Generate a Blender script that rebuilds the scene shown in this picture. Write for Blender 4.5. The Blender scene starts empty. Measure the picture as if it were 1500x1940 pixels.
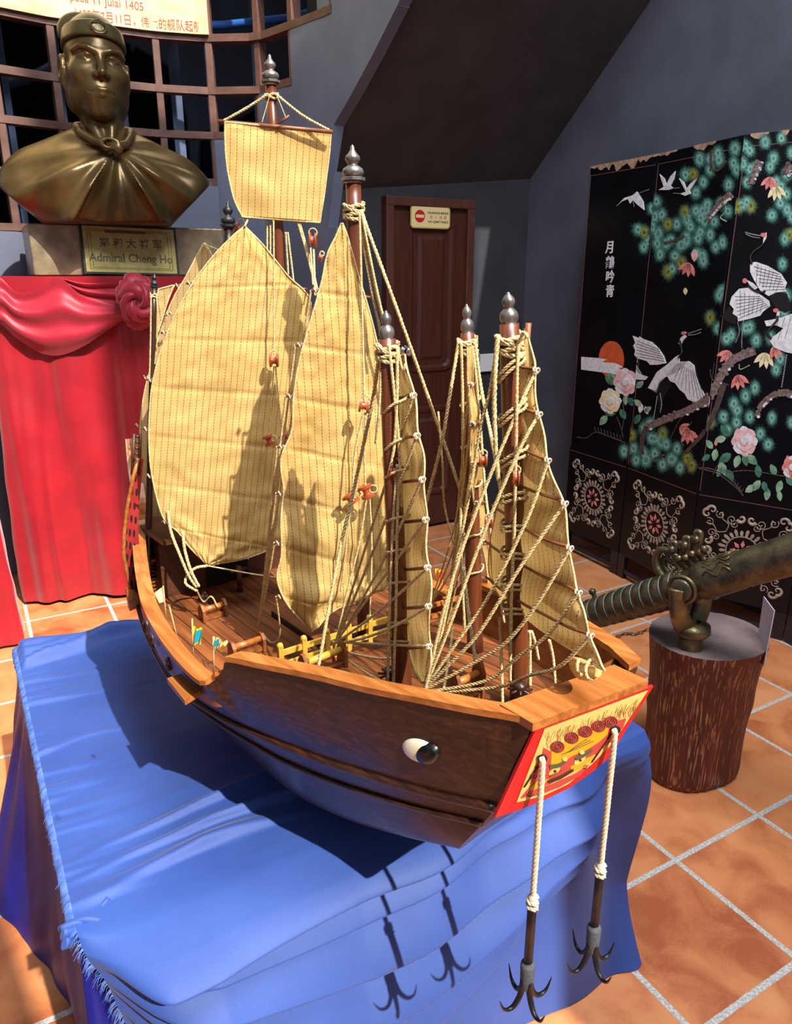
import bpy, bmesh, math, random
import numpy as np
from mathutils import Vector, Matrix, noise as mnoise
random.seed(7)
rng = random.Random(11)
SC = bpy.context.scene
COL = SC.collection
# ---------------------------------------------------------------- camera
TH = math.radians(17.9); FPX = 1390.0; EYE = 1.55
cT, sT = math.cos(TH), math.sin(TH)
def ray(x, y):
    u = (x-750)/FPX; v = (y-970)/FPX
    return Vector((u, cT-v*sT, -(sT+v*cT)))
O = Vector((0, 0, EYE))
def onZ(x, y, Z):
    d = ray(x, y); return O + d*((Z-EYE)/d.z)
def onY(x, y, Y):
    d = ray(x, y); return O + d*(Y/d.y)
def onP(x, y, P, n):
    d = ray(x, y); n = Vector(n); return O + d*((Vector(P)-O).dot(n)/d.dot(n))
def onX(x, y, X):
    d = ray(x, y); return O + d*(X/d.x)
cd = bpy.data.cameras.new('camera'); cam = bpy.data.objects.new('camera', cd); COL.objects.link(cam)
cd.sensor_fit = 'HORIZONTAL'; cd.sensor_width = 36; cd.lens = 36*FPX/1500
cd.clip_start = .02; cd.clip_end = 100
cam.location = (0, 0, EYE); cam.rotation_euler = (math.pi/2-TH, 0, 0)
SC.camera = cam
# ---------------------------------------------------------------- materials
def lin(c):
    if isinstance(c, str):
        c = [int(c[i:i+2], 16)/255 for i in (0, 2, 4)]
        c = [x/12.92 if x <= .04045 else ((x+.055)/1.055)**2.4 for x in c]
    return (c[0], c[1], c[2], 1)
MC = {}
def mat(name, c1, c2=None, scale=20, detail=4, stretch=(1, 1, 1), rough=.6, metal=0, bump=0, bscale=None, spec=.5,
        ramp=(.35, .65), transl=0, sheen=0, coat=0, rot=(0, 0, 0), rvar=0):
    m = bpy.data.materials.new(name); m.use_nodes = True
    nt = m.node_tree; N = nt.nodes; L = nt.links
    b = N['Principled BSDF']; b.inputs['Roughness'].default_value = rough; b.inputs['Metallic'].default_value = metal
    b.inputs['Specular IOR Level'].default_value = spec
    if sheen: b.inputs['Sheen Weight'].default_value = sheen
    if coat: b.inputs['Coat Weight'].default_value = coat; b.inputs['Coat Roughness'].default_value = .15
    b.inputs['Base Color'].default_value = lin(c1)
    if c2 is not None or bump:
        tc = N.new('ShaderNodeTexCoord'); mp = N.new('ShaderNodeMapping')
        mp.inputs['Scale'].default_value = stretch; mp.inputs['Rotation'].default_value = rot
        L.new(tc.outputs['Object'], mp.inputs['Vector'])
        nz = N.new('ShaderNodeTexNoise'); nz.inputs['Scale'].default_value = scale; nz.inputs['Detail'].default_value = detail
        L.new(mp.outputs['Vector'], nz.inputs['Vector'])
        if c2 is not None:
            r = N.new('ShaderNodeValToRGB'); r.color_ramp.elements[0].position = ramp[0]; r.color_ramp.elements[1].position = ramp[1]
            r.color_ramp.elements[0].color = lin(c1); r.color_ramp.elements[1].color = lin(c2)
            L.new(nz.outputs['Fac'], r.inputs['Fac']); L.new(r.outputs['Color'], b.inputs['Base Color'])
        if rvar:
            mr = N.new('ShaderNodeMapRange'); mr.inputs['To Min'].default_value = rough-rvar; mr.inputs['To Max'].default_value = rough+rvar
            L.new(nz.outputs['Fac'], mr.inputs['Value']); L.new(mr.outputs['Result'], b.inputs['Roughness'])
        if bump:
            bp = N.new('ShaderNodeBump'); bp.inputs['Strength'].default_value = bump; bp.inputs['Distance'].default_value = .005
            n2 = nz
            if bscale:
                n2 = N.new('ShaderNodeTexNoise'); n2.inputs['Scale'].default_value = bscale; n2.inputs['Detail'].default_value = 3
                L.new(mp.outputs['Vector'], n2.inputs['Vector'])
            L.new(n2.outputs['Fac'], bp.inputs['Height']); L.new(bp.outputs['Normal'], b.inputs['Normal'])
    if transl:
        out = N['Material Output']; tr = N.new('ShaderNodeBsdfTranslucent'); mx = N.new('ShaderNodeMixShader'); mx.inputs[0].default_value = transl
        src = b.inputs['Base Color'].links
        if src: L.new(src[0].from_socket, tr.inputs['Color'])
        else: tr.inputs['Color'].default_value = lin(c1)
        L.new(b.outputs[0], mx.inputs[1]); L.new(tr.outputs[0], mx.inputs[2]); L.new(mx.outputs[0], out.inputs['Surface'])
    MC[name] = m
    return m
def nd(nt, typ, **kw):
    n = nt.nodes.new(typ)
    for k, v in kw.items(): setattr(n, k, v)
    return n
def mth(nt, op, a, b=None, c=None):
    n = nt.nodes.new('ShaderNodeMath'); n.operation = op
    for i, v in enumerate((a, b, c)):
        if v is None: continue
        if isinstance(v, (int, float)): n.inputs[i].default_value = v
        else: nt.links.new(v, n.inputs[i])
    return n.outputs[0]
# ---------------------------------------------------------------- mesh builder (world coordinates)
class MB:
    def __init__(s): s.v = []; s.f = []; s.m = []; s.uv = None; s.sm = []
    def add(s, vs, fs, mi=0, smooth=True, uv=None):
        o = len(s.v); s.v += [tuple(p) for p in vs]
        if uv is not None:
            if s.uv is None: s.uv = [(0, 0)]*o
            s.uv += list(uv)
        elif s.uv is not None: s.uv += [(0, 0)]*len(vs)
        for f in fs: s.f.append(tuple(i+o for i in f)); s.m.append(mi); s.sm.append(smooth)
        return s
    def grid(s, rows, mi=0, closed_u=False, closed_v=False, smooth=True, uv=None, flip=False):
        nr, nc = len(rows), len(rows[0]); fs = []
        for i in range(nr if closed_v else nr-1):
            for j in range(nc if closed_u else nc-1):
                a, b, c, d = i*nc+j, i*nc+(j+1) % nc, ((i+1) % nr)*nc+(j+1) % nc, ((i+1) % nr)*nc+j
                fs.append((a, d, c, b) if flip else (a, b, c, d))
        return s.add([p for r in rows for p in r], fs, mi, smooth, None if uv is None else [p for r in uv for p in r])
    def tube(s, pts, r, n=8, mi=0, cap=True, smooth=True, flat=None):
        pts = [Vector(p) for p in pts]; k = len(pts); rs = r if isinstance(r, (list, tuple)) else [r]*k
        fr = frames(pts); rows = []
        for i in range(k):
            t, nn, bb = fr[i]; rr = rs[i]
            rows.append([pts[i]+(nn*math.cos(2*math.pi*j/n)+bb*math.sin(2*math.pi*j/n)*(flat or 1))*rr for j in range(n)])
        o = len(s.v); s.grid(rows, mi, closed_u=True, smooth=smooth)
        if cap:
            s.f.append(tuple(o+j for j in range(n))[::-1]); s.m.append(mi); s.sm.append(False)
            s.f.append(tuple(o+(k-1)*n+j for j in range(n))); s.m.append(mi); s.sm.append(False)
        return s
    def rope(s, pts, r, mi=0, seg=6, ns=4, pitch=None, strands=3):
        pts = densify(pts, .01); pitch = pitch or r*6.5
        L = [0]
        for a, b in zip(pts, pts[1:]): L.append(L[-1]+(b-a).length)
        n = max(3, int(L[-1]/pitch*seg)); fr = frames(pts)
        P = []; j = 0
        for i in range(n+1):
            d = L[-1]*i/n
            while j < len(L)-2 and L[j+1] < d: j += 1
            t = (d-L[j])/max(1e-9, L[j+1]-L[j])
            P.append((pts[j].lerp(pts[j+1], t), fr[j][1].lerp(fr[j+1][1], t).normalized(), fr[j][2].lerp(fr[j+1][2], t).normalized(), d))
        for q in range(strands):
            sp = []
            for c, nn, bb, d in P:
                a = 2*math.pi*(d/pitch+q/strands); sp.append(c+(nn*math.cos(a)+bb*math.sin(a))*r*.52)
            s.tube(sp, r*.56, ns, mi)
        return s
    def box(s, c, size, X=(1, 0, 0), Z=(0, 0, 1), mi=0, bev=0):
        c = Vector(c); X = Vector(X).normalized(); Z = Vector(Z).normalized(); Y = Z.cross(X).normalized(); Z = X.cross(Y)
        a, b, d = [q/2 for q in size]
        if not bev:
            vs = [c+X*(a*i)+Y*(b*j)+Z*(d*k) for k in (-1, 1) for j in (-1, 1) for i in (-1, 1)]
            fs = [(0, 2, 3, 1), (4, 5, 7, 6), (0, 1, 5, 4), (2, 6, 7, 3), (0, 4, 6, 2), (1, 3, 7, 5)]
            return s.add(vs, fs, mi, False)
        bm = bmesh.new(); bmesh.ops.create_cube(bm, size=1)
        for v in bm.verts: v.co = Vector((v.co.x*size[0], v.co.y*size[1], v.co.z*size[2]))
        bmesh.ops.bevel(bm, geom=bm.edges[:], offset=bev, segments=2, profile=.5, affect='EDGES')
        s.add([c+X*v.co.x+Y*v.co.y+Z*v.co.z for v in bm.verts], [[v.index for v in f.verts] for f in bm.faces] if bm.verts.index_update() is None else [], mi, False)
        bm.free(); return s
    def lathe(s, prof, c, ax=(0, 0, 1), n=24, mi=0, X=None, poly=False):
        c = Vector(c); ax = Vector(ax).normalized()
        x = (Vector(X) if X else (Vector((1, 0, 0)) if abs(ax.x) < .9 else Vector((0, 1, 0)))); x = (x-ax*x.dot(ax)).normalized(); y = ax.cross(x)
        rows = [[c+ax*z+(x*math.cos(2*math.pi*j/n)+y*math.sin(2*math.pi*j/n))*r for j in range(n)] for r, z in prof]
        return s.grid(rows, mi, closed_u=True, smooth=not poly)
    def prism(s, poly, ext, mi=0, smooth=False):
        n = len(poly); poly = [Vector(p) for p in poly]; ext = Vector(ext)
        vs = poly+[p+ext for p in poly]
        fs = [tuple(range(n))[::-1], tuple(range(n, 2*n))]+[(i, (i+1) % n, n+(i+1) % n, n+i) for i in range(n)]
        return s.add(vs, fs, mi, smooth)
    def sphere(s, c, r, n=12, mi=0, sc=(1, 1, 1)):
        c = Vector(c); rows = []
        for i in range(n//2+1):
            t = math.pi*i/(n//2); rr = max(1e-4, math.sin(t))
            rows.append([c+Vector((math.cos(2*math.pi*j/n)*rr*sc[0], math.sin(2*math.pi*j/n)*rr*sc[1], math.cos(t)*sc[2]))*r for j in range(n)])
        return s.grid(rows, mi, closed_u=True, flip=True)
    def build(s, name, mats, parent=None, loc=None, recalc=True):
        if not isinstance(mats, (list, tuple)): mats = [mats]
        me = bpy.data.meshes.new(name); o = bpy.data.objects.new(name, me); COL.objects.link(o)
        V = np.array([tuple(p) for p in s.v], dtype=float)
        if parent is not None:
            o.parent = parent; r = parent; M = Matrix()
            while r is not None: M = r.matrix_basis @ M; r = r.parent
            Mi = np.array(M.inverted()); V = V @ Mi[:3, :3].T + Mi[:3, 3]
        else:
            if loc is None: loc = ((V[:, 0].min()+V[:, 0].max())/2, (V[:, 1].min()+V[:, 1].max())/2, V[:, 2].min())
            V = V-np.array(loc); o.location = loc
        me.from_pydata(V.tolist(), [], s.f); me.update()
        for m in mats: me.materials.append(m)
        me.polygons.foreach_set('material_index', s.m); me.polygons.foreach_set('use_smooth', s.sm)
        if s.uv is not None:
            ul = me.uv_layers.new(name='UVMap'); li = np.zeros(len(me.loops), dtype=int); me.loops.foreach_get('vertex_index', li)
            ul.data.foreach_set('uv', np.array(s.uv, dtype=float)[li].ravel())
        if recalc:
            bm = bmesh.new(); bm.from_mesh(me); bmesh.ops.recalc_face_normals(bm, faces=bm.faces[:]); bm.to_mesh(me); bm.free()
        me.update()
        return o
def frames(pts):
    k = len(pts); T = []
    for i in range(k):
        t = pts[min(i+1, k-1)]-pts[max(i-1, 0)]
        T.append(t.normalized() if t.length > 1e-9 else Vector((0, 0, 1)))
    n = Vector((0, 0, 1)) if abs(T[0].z) < .9 else Vector((1, 0, 0)); out = []
    for t in T:
        n = n-t*n.dot(t)
        if n.length < 1e-6: n = Vector((1, 0, 0)).cross(t)
        n.normalize(); out.append((t, n.copy(), t.cross(n)))
    return out
def densify(pts, step):
    pts = [Vector(p) for p in pts]; out = [pts[0]]
    for a, b in zip(pts, pts[1:]):
        k = max(1, int((b-a).length/step))
        out += [a.lerp(b, i/k) for i in range(1, k+1)]
    return out
def spline(pts, n):
    """Catmull-Rom through points, n samples per span"""
    P = [Vector(p) for p in pts]; P = [P[0]*2-P[1]]+P+[P[-1]*2-P[-2]]; out = []
    for i in range(1, len(P)-2):
        for k in range(n):
            t = k/n; a, b, c, d = P[i-1], P[i], P[i+1], P[i+2]
            out.append(.5*((2*b)+(c-a)*t+(2*a-5*b+4*c-d)*t*t+(3*b-a-3*c+d)*t**3))
    out.append(P[-2].copy()); return out
def resample(pts, n):
    L = [0]
    for a, b in zip(pts, pts[1:]): L.append(L[-1]+(b-a).length)
    out = []; j = 0
    for i in range(n):
        d = L[-1]*i/(n-1)
        while j < len(L)-2 and L[j+1] < d: j += 1
        out.append(pts[j].lerp(pts[j+1], min(1, (d-L[j])/max(1e-9, L[j+1]-L[j]))))
    return out
def V2(l): return [Vector((p[0], p[1], 0)) for p in l]
def sag(a, b, d, n=8):
    a = Vector(a); b = Vector(b); return [a.lerp(b, i/n)-Vector((0, 0, 4*d*(i/n)*(1-i/n))) for i in range(n+1)]
# ---------------------------------------------------------------- tags
def tag(o, label=None, cat=None, group=None, kind=None):
    if label: o['label'] = label
    if cat: o['category'] = cat
    if group: o['group'] = group
    if kind: o['kind'] = kind
    return o
def empty(name, loc, rz=0, **kw):
    o = bpy.data.objects.new(name, None); COL.objects.link(o); o.location = loc; o.rotation_euler = (0, 0, rz); o.empty_display_size = .1
    return tag(o, **kw)
def struct(name, mb, mats, label=None, parent=None, loc=None):
    o = mb.build(name, mats, parent, loc)
    o['kind'] = 'structure'
    if label: o['label'] = label
    return o
def text_mesh(txt, size, mi=0, ext=.0004, bold=0, spacing=1):
    """-> verts in the text plane (x right, y up, z out), faces; centred"""
    cu = bpy.data.curves.new('t', 'FONT'); cu.body = txt; cu.size = size; cu.extrude = ext; cu.align_x = 'CENTER'; cu.align_y = 'CENTER'
    cu.resolution_u = 3; cu.offset = bold; cu.space_character = spacing
    o = bpy.data.objects.new('t', cu); COL.objects.link(o)
    me = bpy.data.meshes.new_from_object(o.evaluated_get(bpy.context.evaluated_depsgraph_get()))
    vs = [v.co.copy() for v in me.vertices]; fs = [tuple(p.vertices) for p in me.polygons]
    bpy.data.objects.remove(o); bpy.data.curves.remove(cu); bpy.data.meshes.remove(me)
    return vs, fs
def put_text(mb, txt, size, c, X, Y, mi=0, sx=1, **kw):
    vs, fs = text_mesh(txt, size, **kw); c = Vector(c); X = Vector(X).normalized(); Y = Vector(Y).normalized(); Z = X.cross(Y)
    mb.add([c+X*(v.x*sx)+Y*v.y+Z*v.z for v in vs], fs, mi, False)
# ---------------------------------------------------------------- SDF + surface nets
def sl(p): return np.sqrt((p**2).sum(-1))
def ell(p, c, r):
    q = (p-np.array(c))/np.array(r); k = sl(q); k2 = sl(q/np.array(r)); return k*(k-1)/np.maximum(k2, 1e-6)
def cap(p, a, b, ra, rb=None):
    a = np.array(a); b = np.array(b); rb = ra if rb is None else rb
    ba = b-a; h = np.clip(((p-a)@ba)/(ba@ba), 0, 1); return sl(p-a-h[..., None]*ba)-(ra+(rb-ra)*h)
def smin(a, b, k): h = np.clip(.5+.5*(b-a)/k, 0, 1); return b+(a-b)*h-k*h*(1-h)
def smax(a, b, k): return -smin(-a, -b, k)
def nets(fn, lo, hi, h):
    ax = [np.arange(lo[i], hi[i]+h, h) for i in range(3)]
    G = np.stack(np.meshgrid(*ax, indexing='ij'), -1); F = fn(G)
    nx, ny, nz = F.shape; S = F < 0
    cnt = np.zeros((nx-1, ny-1, nz-1)); acc = np.zeros((nx-1, ny-1, nz-1, 3))
    cor = [(i, j, k) for i in (0, 1) for j in (0, 1) for k in (0, 1)]
    def sub(A, c): return A[c[0]:c[0]+nx-1, c[1]:c[1]+ny-1, c[2]:c[2]+nz-1]
    for a in cor:
        for d in range(3):
            if a[d]: continue
            b = list(a); b[d] = 1; b = tuple(b)
            fa, fb = sub(F, a), sub(F, b); cr = sub(S, a) != sub(S, b)
            t = np.where(cr, fa/np.where(cr, fa-fb, 1), 0)
            p = np.zeros(cnt.shape+(3,))
            for q in range(3): p[..., q] = a[q]
            p[..., d] += t
            acc += np.where(cr[..., None], p, 0); cnt += cr
    idx = -np.ones(cnt.shape, dtype=int); act = cnt > 0; idx[act] = np.arange(act.sum())
    I = np.argwhere(act); P = (I+acc[act]/cnt[act][:, None])*h+np.array(lo)
    faces = []
    for d in range(3):
        e1, e2 = [(1, 2), (2, 0), (0, 1)][d]
        A = [slice(None)]*3; B = [slice(None)]*3; A[d] = slice(0, -1); B[d] = slice(1, None)
        cr = S[tuple(A)] != S[tuple(B)]
        E = np.argwhere(cr)
        E = E[(E[:, e1] > 0) & (E[:, e2] > 0) & (E[:, e1] < F.shape[e1]-1) & (E[:, e2] < F.shape[e2]-1)]
        q = []
        for o1, o2 in ((1, 1), (0, 1), (0, 0), (1, 0)):
            C = E.copy(); C[:, e1] -= o1; C[:, e2] -= o2; q.append(idx[C[:, 0], C[:, 1], C[:, 2]])
        Q = np.stack(q, 1); fl = ~S[E[:, 0], E[:, 1], E[:, 2]]; Q[fl] = Q[fl][:, ::-1]
        faces.append(Q)
    Fc = np.concatenate(faces); Fc = Fc[(Fc >= 0).all(1)]
    return P, Fc
def net_mb(fn, lo, hi, h, M, mi=0):
    P, Fc = nets(fn, lo, hi, h); mb = MB()
    M = np.array(M); P = P@M[:3, :3].T+M[:3, 3]
    mb.v = [tuple(p) for p in P]; mb.f = [tuple(int(i) for i in f) for f in Fc]; mb.m = [mi]*len(mb.f); mb.sm = [True]*len(mb.f)
    return mb
# ================================================================ lighting
SUN_DIR = Vector((-.65, .83, -1.06)).normalized()
w = bpy.data.worlds.new('world'); SC.world = w; w.use_nodes = True
w.node_tree.nodes['Background'].inputs[0].default_value = (.80, .88, 1, 1)
w.node_tree.nodes['Background'].inputs[1].default_value = .42
sd = bpy.data.lights.new('sun', 'SUN'); so = bpy.data.objects.new('sun', sd); COL.objects.link(so)
sd.energy = 7.4; sd.angle = math.radians(.6); sd.color = (1, .93, .80)
so.rotation_euler = SUN_DIR.to_track_quat('-Z', 'Y').to_euler(); so.location = (3, -4, 5)
ad = bpy.data.lights.new('overhead_fill', 'AREA'); ao = bpy.data.objects.new('overhead_fill', ad); COL.objects.link(ao)
ad.shape = 'RECTANGLE'; ad.size = 1.8; ad.size_y = 1.8; ad.energy = 250; ad.color = (.93, .96, 1); ao.location = (.9, .5, 5.0); ao.rotation_euler = (math.radians(14), math.radians(6), 0)  # area lamp added overhead as fill for the floor and right side
SC.view_settings.view_transform = 'Standard'; SC.view_settings.look = 'None'; SC.view_settings.gamma = 1; SC.view_settings.exposure = 0.0
# ================================================================ materials of the room
def tile_mat():
    m = bpy.data.materials.new('terracotta_tiles'); m.use_nodes = True; nt = m.node_tree; L = nt.links; b = nt.nodes['Principled BSDF']
    tc = nd(nt, 'ShaderNodeTexCoord'); mp = nd(nt, 'ShaderNodeMapping'); a = -math.radians(29.7)
    mp.inputs['Rotation'].default_value = (0, 0, a)
    ax, ay = .778, 1.645
    mp.inputs['Location'].default_value = (-(ax*math.cos(a)-ay*math.sin(a)), -(ax*math.sin(a)+ay*math.cos(a)), 0)
    L.new(tc.outputs['Object'], mp.inputs['Vector']); sx = nd(nt, 'ShaderNodeSeparateXYZ')
    nz0 = nd(nt, 'ShaderNodeTexNoise'); nz0.inputs['Scale'].default_value = 40
    L.new(mp.outputs[0], sx.inputs[0]); L.new(tc.outputs['Object'], nz0.inputs['Vector'])
    ms = []; fl = []
    for i in range(2):
        q = mth(nt, 'DIVIDE', sx.outputs[i], .361); q = mth(nt, 'ADD', q, .5); fl.append(mth(nt, 'FLOOR', q))
        f = mth(nt, 'FRACT', q); f = mth(nt, 'ABSOLUTE', mth(nt, 'SUBTRACT', f, .5)); ms.append(f)
    wob = mth(nt, 'MULTIPLY', mth(nt, 'SUBTRACT', nz0.outputs['Fac'], .5), .006)
    # distance to the nearest grout line: lines at q = .5 offset (tile corners at integers of x/.361)
    d = mth(nt, 'ADD', mth(nt, 'MINIMUM', ms[0], ms[1]), wob)
    mk = nd(nt, 'ShaderNodeMapRange'); mk.inputs['From Min'].default_value = .018; mk.inputs['From Max'].default_value = .024
    mk.inputs['To Min'].default_value = 1; mk.inputs['To Max'].default_value = 0; L.new(d, mk.inputs['Value'])
    cx = nd(nt, 'ShaderNodeCombineXYZ'); L.new(mth(nt, 'FLOOR', mth(nt, 'DIVIDE', sx.outputs[0], .361)), cx.inputs[0]); L.new(mth(nt, 'FLOOR', mth(nt, 'DIVIDE', sx.outputs[1], .361)), cx.inputs[1])
    wn = nd(nt, 'ShaderNodeTexWhiteNoise'); L.new(cx.outputs[0], wn.inputs['Vector'])
    nz = nd(nt, 'ShaderNodeTexNoise'); nz.inputs['Scale'].default_value = 7; nz.inputs['Detail'].default_value = 6; nz.inputs['Distortion'].default_value = .6; L.new(mp.outputs[0], nz.inputs['Vector'])
    nz2 = nd(nt, 'ShaderNodeTexNoise'); nz2.inputs['Scale'].default_value = 160; L.new(mp.outputs[0], nz2.inputs['Vector'])
    v = mth(nt, 'ADD', mth(nt, 'MULTIPLY', nz.outputs['Fac'], .8), mth(nt, 'MULTIPLY', wn.outputs['Value'], .25)); v = mth(nt, 'ADD', v, mth(nt, 'MULTIPLY', nz2.outputs['Fac'], .12))
    r = nd(nt, 'ShaderNodeValToRGB'); e = r.color_ramp.elements
    e[0].position = .38; e[0].color = lin('a85732'); e[1].position = .78; e[1].color = lin('dc9462')
    k = e.new(.58); k.color = lin('d08250'); L.new(v, r.inputs['Fac'])
    g = nd(nt, 'ShaderNodeValToRGB'); g.color_ramp.elements[0].color = lin('aaa5a0'); g.color_ramp.elements[1].color = lin('d2cec9')
    g.color_ramp.elements[0].position = .4; g.color_ramp.elements[1].position = .6; L.new(nz2.outputs['Fac'], g.inputs['Fac'])
    mx = nd(nt, 'ShaderNodeMix', data_type='RGBA'); L.new(mk.outputs[0], mx.inputs[0]); L.new(r.outputs[0], mx.inputs[6]); L.new(g.outputs[0], mx.inputs[7])
    L.new(mx.outputs[2], b.inputs['Base Color']); b.inputs['Roughness'].default_value = .55
    bp = nd(nt, 'ShaderNodeBump'); bp.inputs['Strength'].default_value = .3; bp.inputs['Distance'].default_value = .003
    hh = mth(nt, 'SUBTRACT', mth(nt, 'MULTIPLY', nz.outputs['Fac'], .3), mk.outputs[0]); L.new(hh, bp.inputs['Height']); L.new(bp.outputs[0], b.inputs['Normal'])
    return m
M_wall = mat('charcoal_paint', '5d6579', '697187', 3, 5, rough=.55, bump=.12, bscale=90)
M_wall2 = mat('slate_paint', '2b2d34', '34363e', 4, 5, rough=.6, bump=.15, bscale=60)
M_wall3 = mat('slate_paint_right', '4c515e', '565b6a', 4, 5, rough=.6, bump=.15, bscale=60)
M_soff = mat('soffit_paint', '3c3b3d', '474648', 6, 6, rough=.5, bump=.6, bscale=9)
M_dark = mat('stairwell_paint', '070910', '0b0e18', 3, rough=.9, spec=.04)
M_door = mat('brown_gloss_door', '43231a', '4e2a1e', 12, 4, stretch=(6, 6, .4), rough=.32, bump=.05)
M_frame = mat('brown_frame', '4e2a1f', '593327', 10, 4, stretch=(4, 4, .5), rough=.45)
M_lat = mat('lattice_wood', '54362d', '6b483c', 14, 5, rough=.6, bump=.2)
M_chrome = mat('chrome', 'd8dade', rough=.12, metal=1)
M_white = mat('white_plastic', 'd9dde0', rough=.4)
# ================================================================ floor and walls
fm = MB(); fm.add([(-5, -3, 0), (4.5, -3, 0), (4.5, 7.5, 0), (-5, 7.5, 0), (-5, -3, -.1), (4.5, -3, -.1), (4.5, 7.5, -.1), (-5, 7.5, -.1)],
                  [(0, 1, 2, 3), (4, 7, 6, 5), (0, 4, 5, 1), (1, 5, 6, 2), (2, 6, 7, 3), (3, 7, 4, 0)], 0, False)
struct('floor', fm, tile_mat(), 'terracotta tiled floor with pale grout lines', loc=(0, 0, 0))
WD = Vector((.869, .495, 0)).normalized(); WN = Vector((WD.y, -WD.x, 0)); W0 = Vector((.188, 4.487, 0))
def onW(x, y, off=0): return onP(x, y, W0+WN*off, WN)
def wt(p): return (Vector(p)-W0).dot(WD)
def wp(t, z, off=0): return W0+WD*t+WN*off+Vector((0, 0, z))
CT = wt((.793, 4.876, 0)); CORN = W0+WD*CT
RD = -Vector((-.495, .869, 0)).normalized(); RN = Vector((-RD.y, RD.x, 0)); RN = RN if RN.x < 0 else -RN
b = MB(); b.box(wp((CT-.66)/2, 1.9, -.06), (CT+.66, .12, 3.8), X=WD); struct('wall_back', b, M_wall2, 'dark grey wall around the brown door')
b = MB(); b.box(CORN+RD*2.3-RN*.06+Vector((0, 0, 1.9)), (4.6+.3, .12, 3.8), X=RD); struct('wall_right', b, M_wall3, 'dark grey wall behind the lacquer screen')
# stair soffit
A = Vector((CORN.x, CORN.y, onW(965, 342).z)); Bp = onW(686, 359); D = onP(1235, 0, CORN, RN)
SNrm = (Bp-A).cross(D-A).normalized(); SNrm = SNrm if SNrm.z > 0 else -SNrm
E1 = onP(617, 262, A, SNrm); E2 = onP(745, 0, A, SNrm); E3 = E2+(E2-E1)*.9
D2 = A+(D-A)*2.0; B2 = E1-WN*((E1-W0).dot(WN)+.03); B2.z = A.z-((B2-A).x*SNrm.x+(B2-A).y*SNrm.y)/SNrm.z
b = MB(); b.prism([A-WN*.02, B2, E1-WN*.05, E3-WN*.05, D2], Vector((0, 0, .16))); struct('ceiling', b, M_soff, 'dark underside of the staircase sloping up to the right')
print('E1', E1, 'E2', E2, 'A', A, 'Bp', Bp, 'D', D)
# curved lattice wall: tau = X/Y -> Y
TA = [(-.95, 3.1), (-.70, 3.45), (-.475, 3.85), (-.413, 4.0), (-.287, 4.22), (-.227, 4.28), (-.165, 4.26), (E1.x/E1.y, E1.y), (E2.x/E2.y, E2.y), (E3.x/E3.y, E3.y)]
def ylat(t): return float(np.interp(t, [a for a, _ in TA], [b for _, b in TA]))
def plat(t, z, off=0):
    y = ylat(t); p = Vector((t*y, y, 0)); q0 = ylat(t-.02); q1 = ylat(t+.02)
    d = Vector(((t+.02)*q1-(t-.02)*q0, q1-q0, 0)).normalized(); n = Vector((d.y, -d.x, 0)); return p+n*off+Vector((0, 0, z)), d, n
def tau(x, y): d = ray(x, y); return d.x/d.y
def zlat(x, y): d = ray(x, y); return EYE+ylat(d.x/d.y)*d.z/d.y
ZR = [zlat(400, 345), zlat(400, 257), zlat(400, 172), zlat(398, 72), 0]; ZR[4] = 2*ZR[3]-ZR[2]
ZR = [ZR[0]-.25, ZR[0], ZR[1], ZR[2], ZR[3], ZR[4], ZR[4]+.27]
TC = [-.62, -.545, tau(3, 230), tau(107, 150), tau(212, 160), tau(302, 165), tau(400, 172), tau(489, 160), tau(552, 155), tau(628, 48)]
# opening: column index range per row (between row i and i+1), left part is lower
def colmax(i): return [5, 6, 7, 8, 9, 9][i]
b = MB()
ts = sorted(TC+[TC[-1]+(.0), -.95, -.8]+[(E1.x/E1.y)*(1-k/6)+(E3.x/E3.y)*k/6 for k in range(7)])
zs = [0]+ZR+[4.0]
zs_hi = [0, 4.0]
tE1, tE3 = E1.x/E1.y, E3.x/E3.y
for a, c in zip(ts, ts[1:]):
    if c-a < 1e-4: continue
    for i, (z0, z1) in enumerate(zip(zs, zs[1:]) if (a+c)/2 < tau(629, 48) else [(0, 4.0)]):
        tm = (a+c)/2
        if 1 <= i <= 6 and TC[0] <= tm <= TC[colmax(i-1)]: continue
        def low(t):
            if t <= tE1+1e-6: return 0
            return E1.z+(E3.z-E1.z)*(t-tE1)/(tE3-tE1)
        za, zc = max(z0, low(a)), max(z0, low(c))
        if za >= z1 and zc >= z1: continue
        za, zc = min(za, z1), min(zc, z1)
        p = [plat(a, za)[0], plat(c, zc)[0], plat(c, z1)[0], plat(a, z1)[0]]
        n = plat(tm, 0)[2]*(-.10 if tm < tE1-.03 else -.06)
        b.prism(p, n)
struct('wall_left', b, M_wall, 'curved slate grey stair wall with stepped opening')
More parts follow.
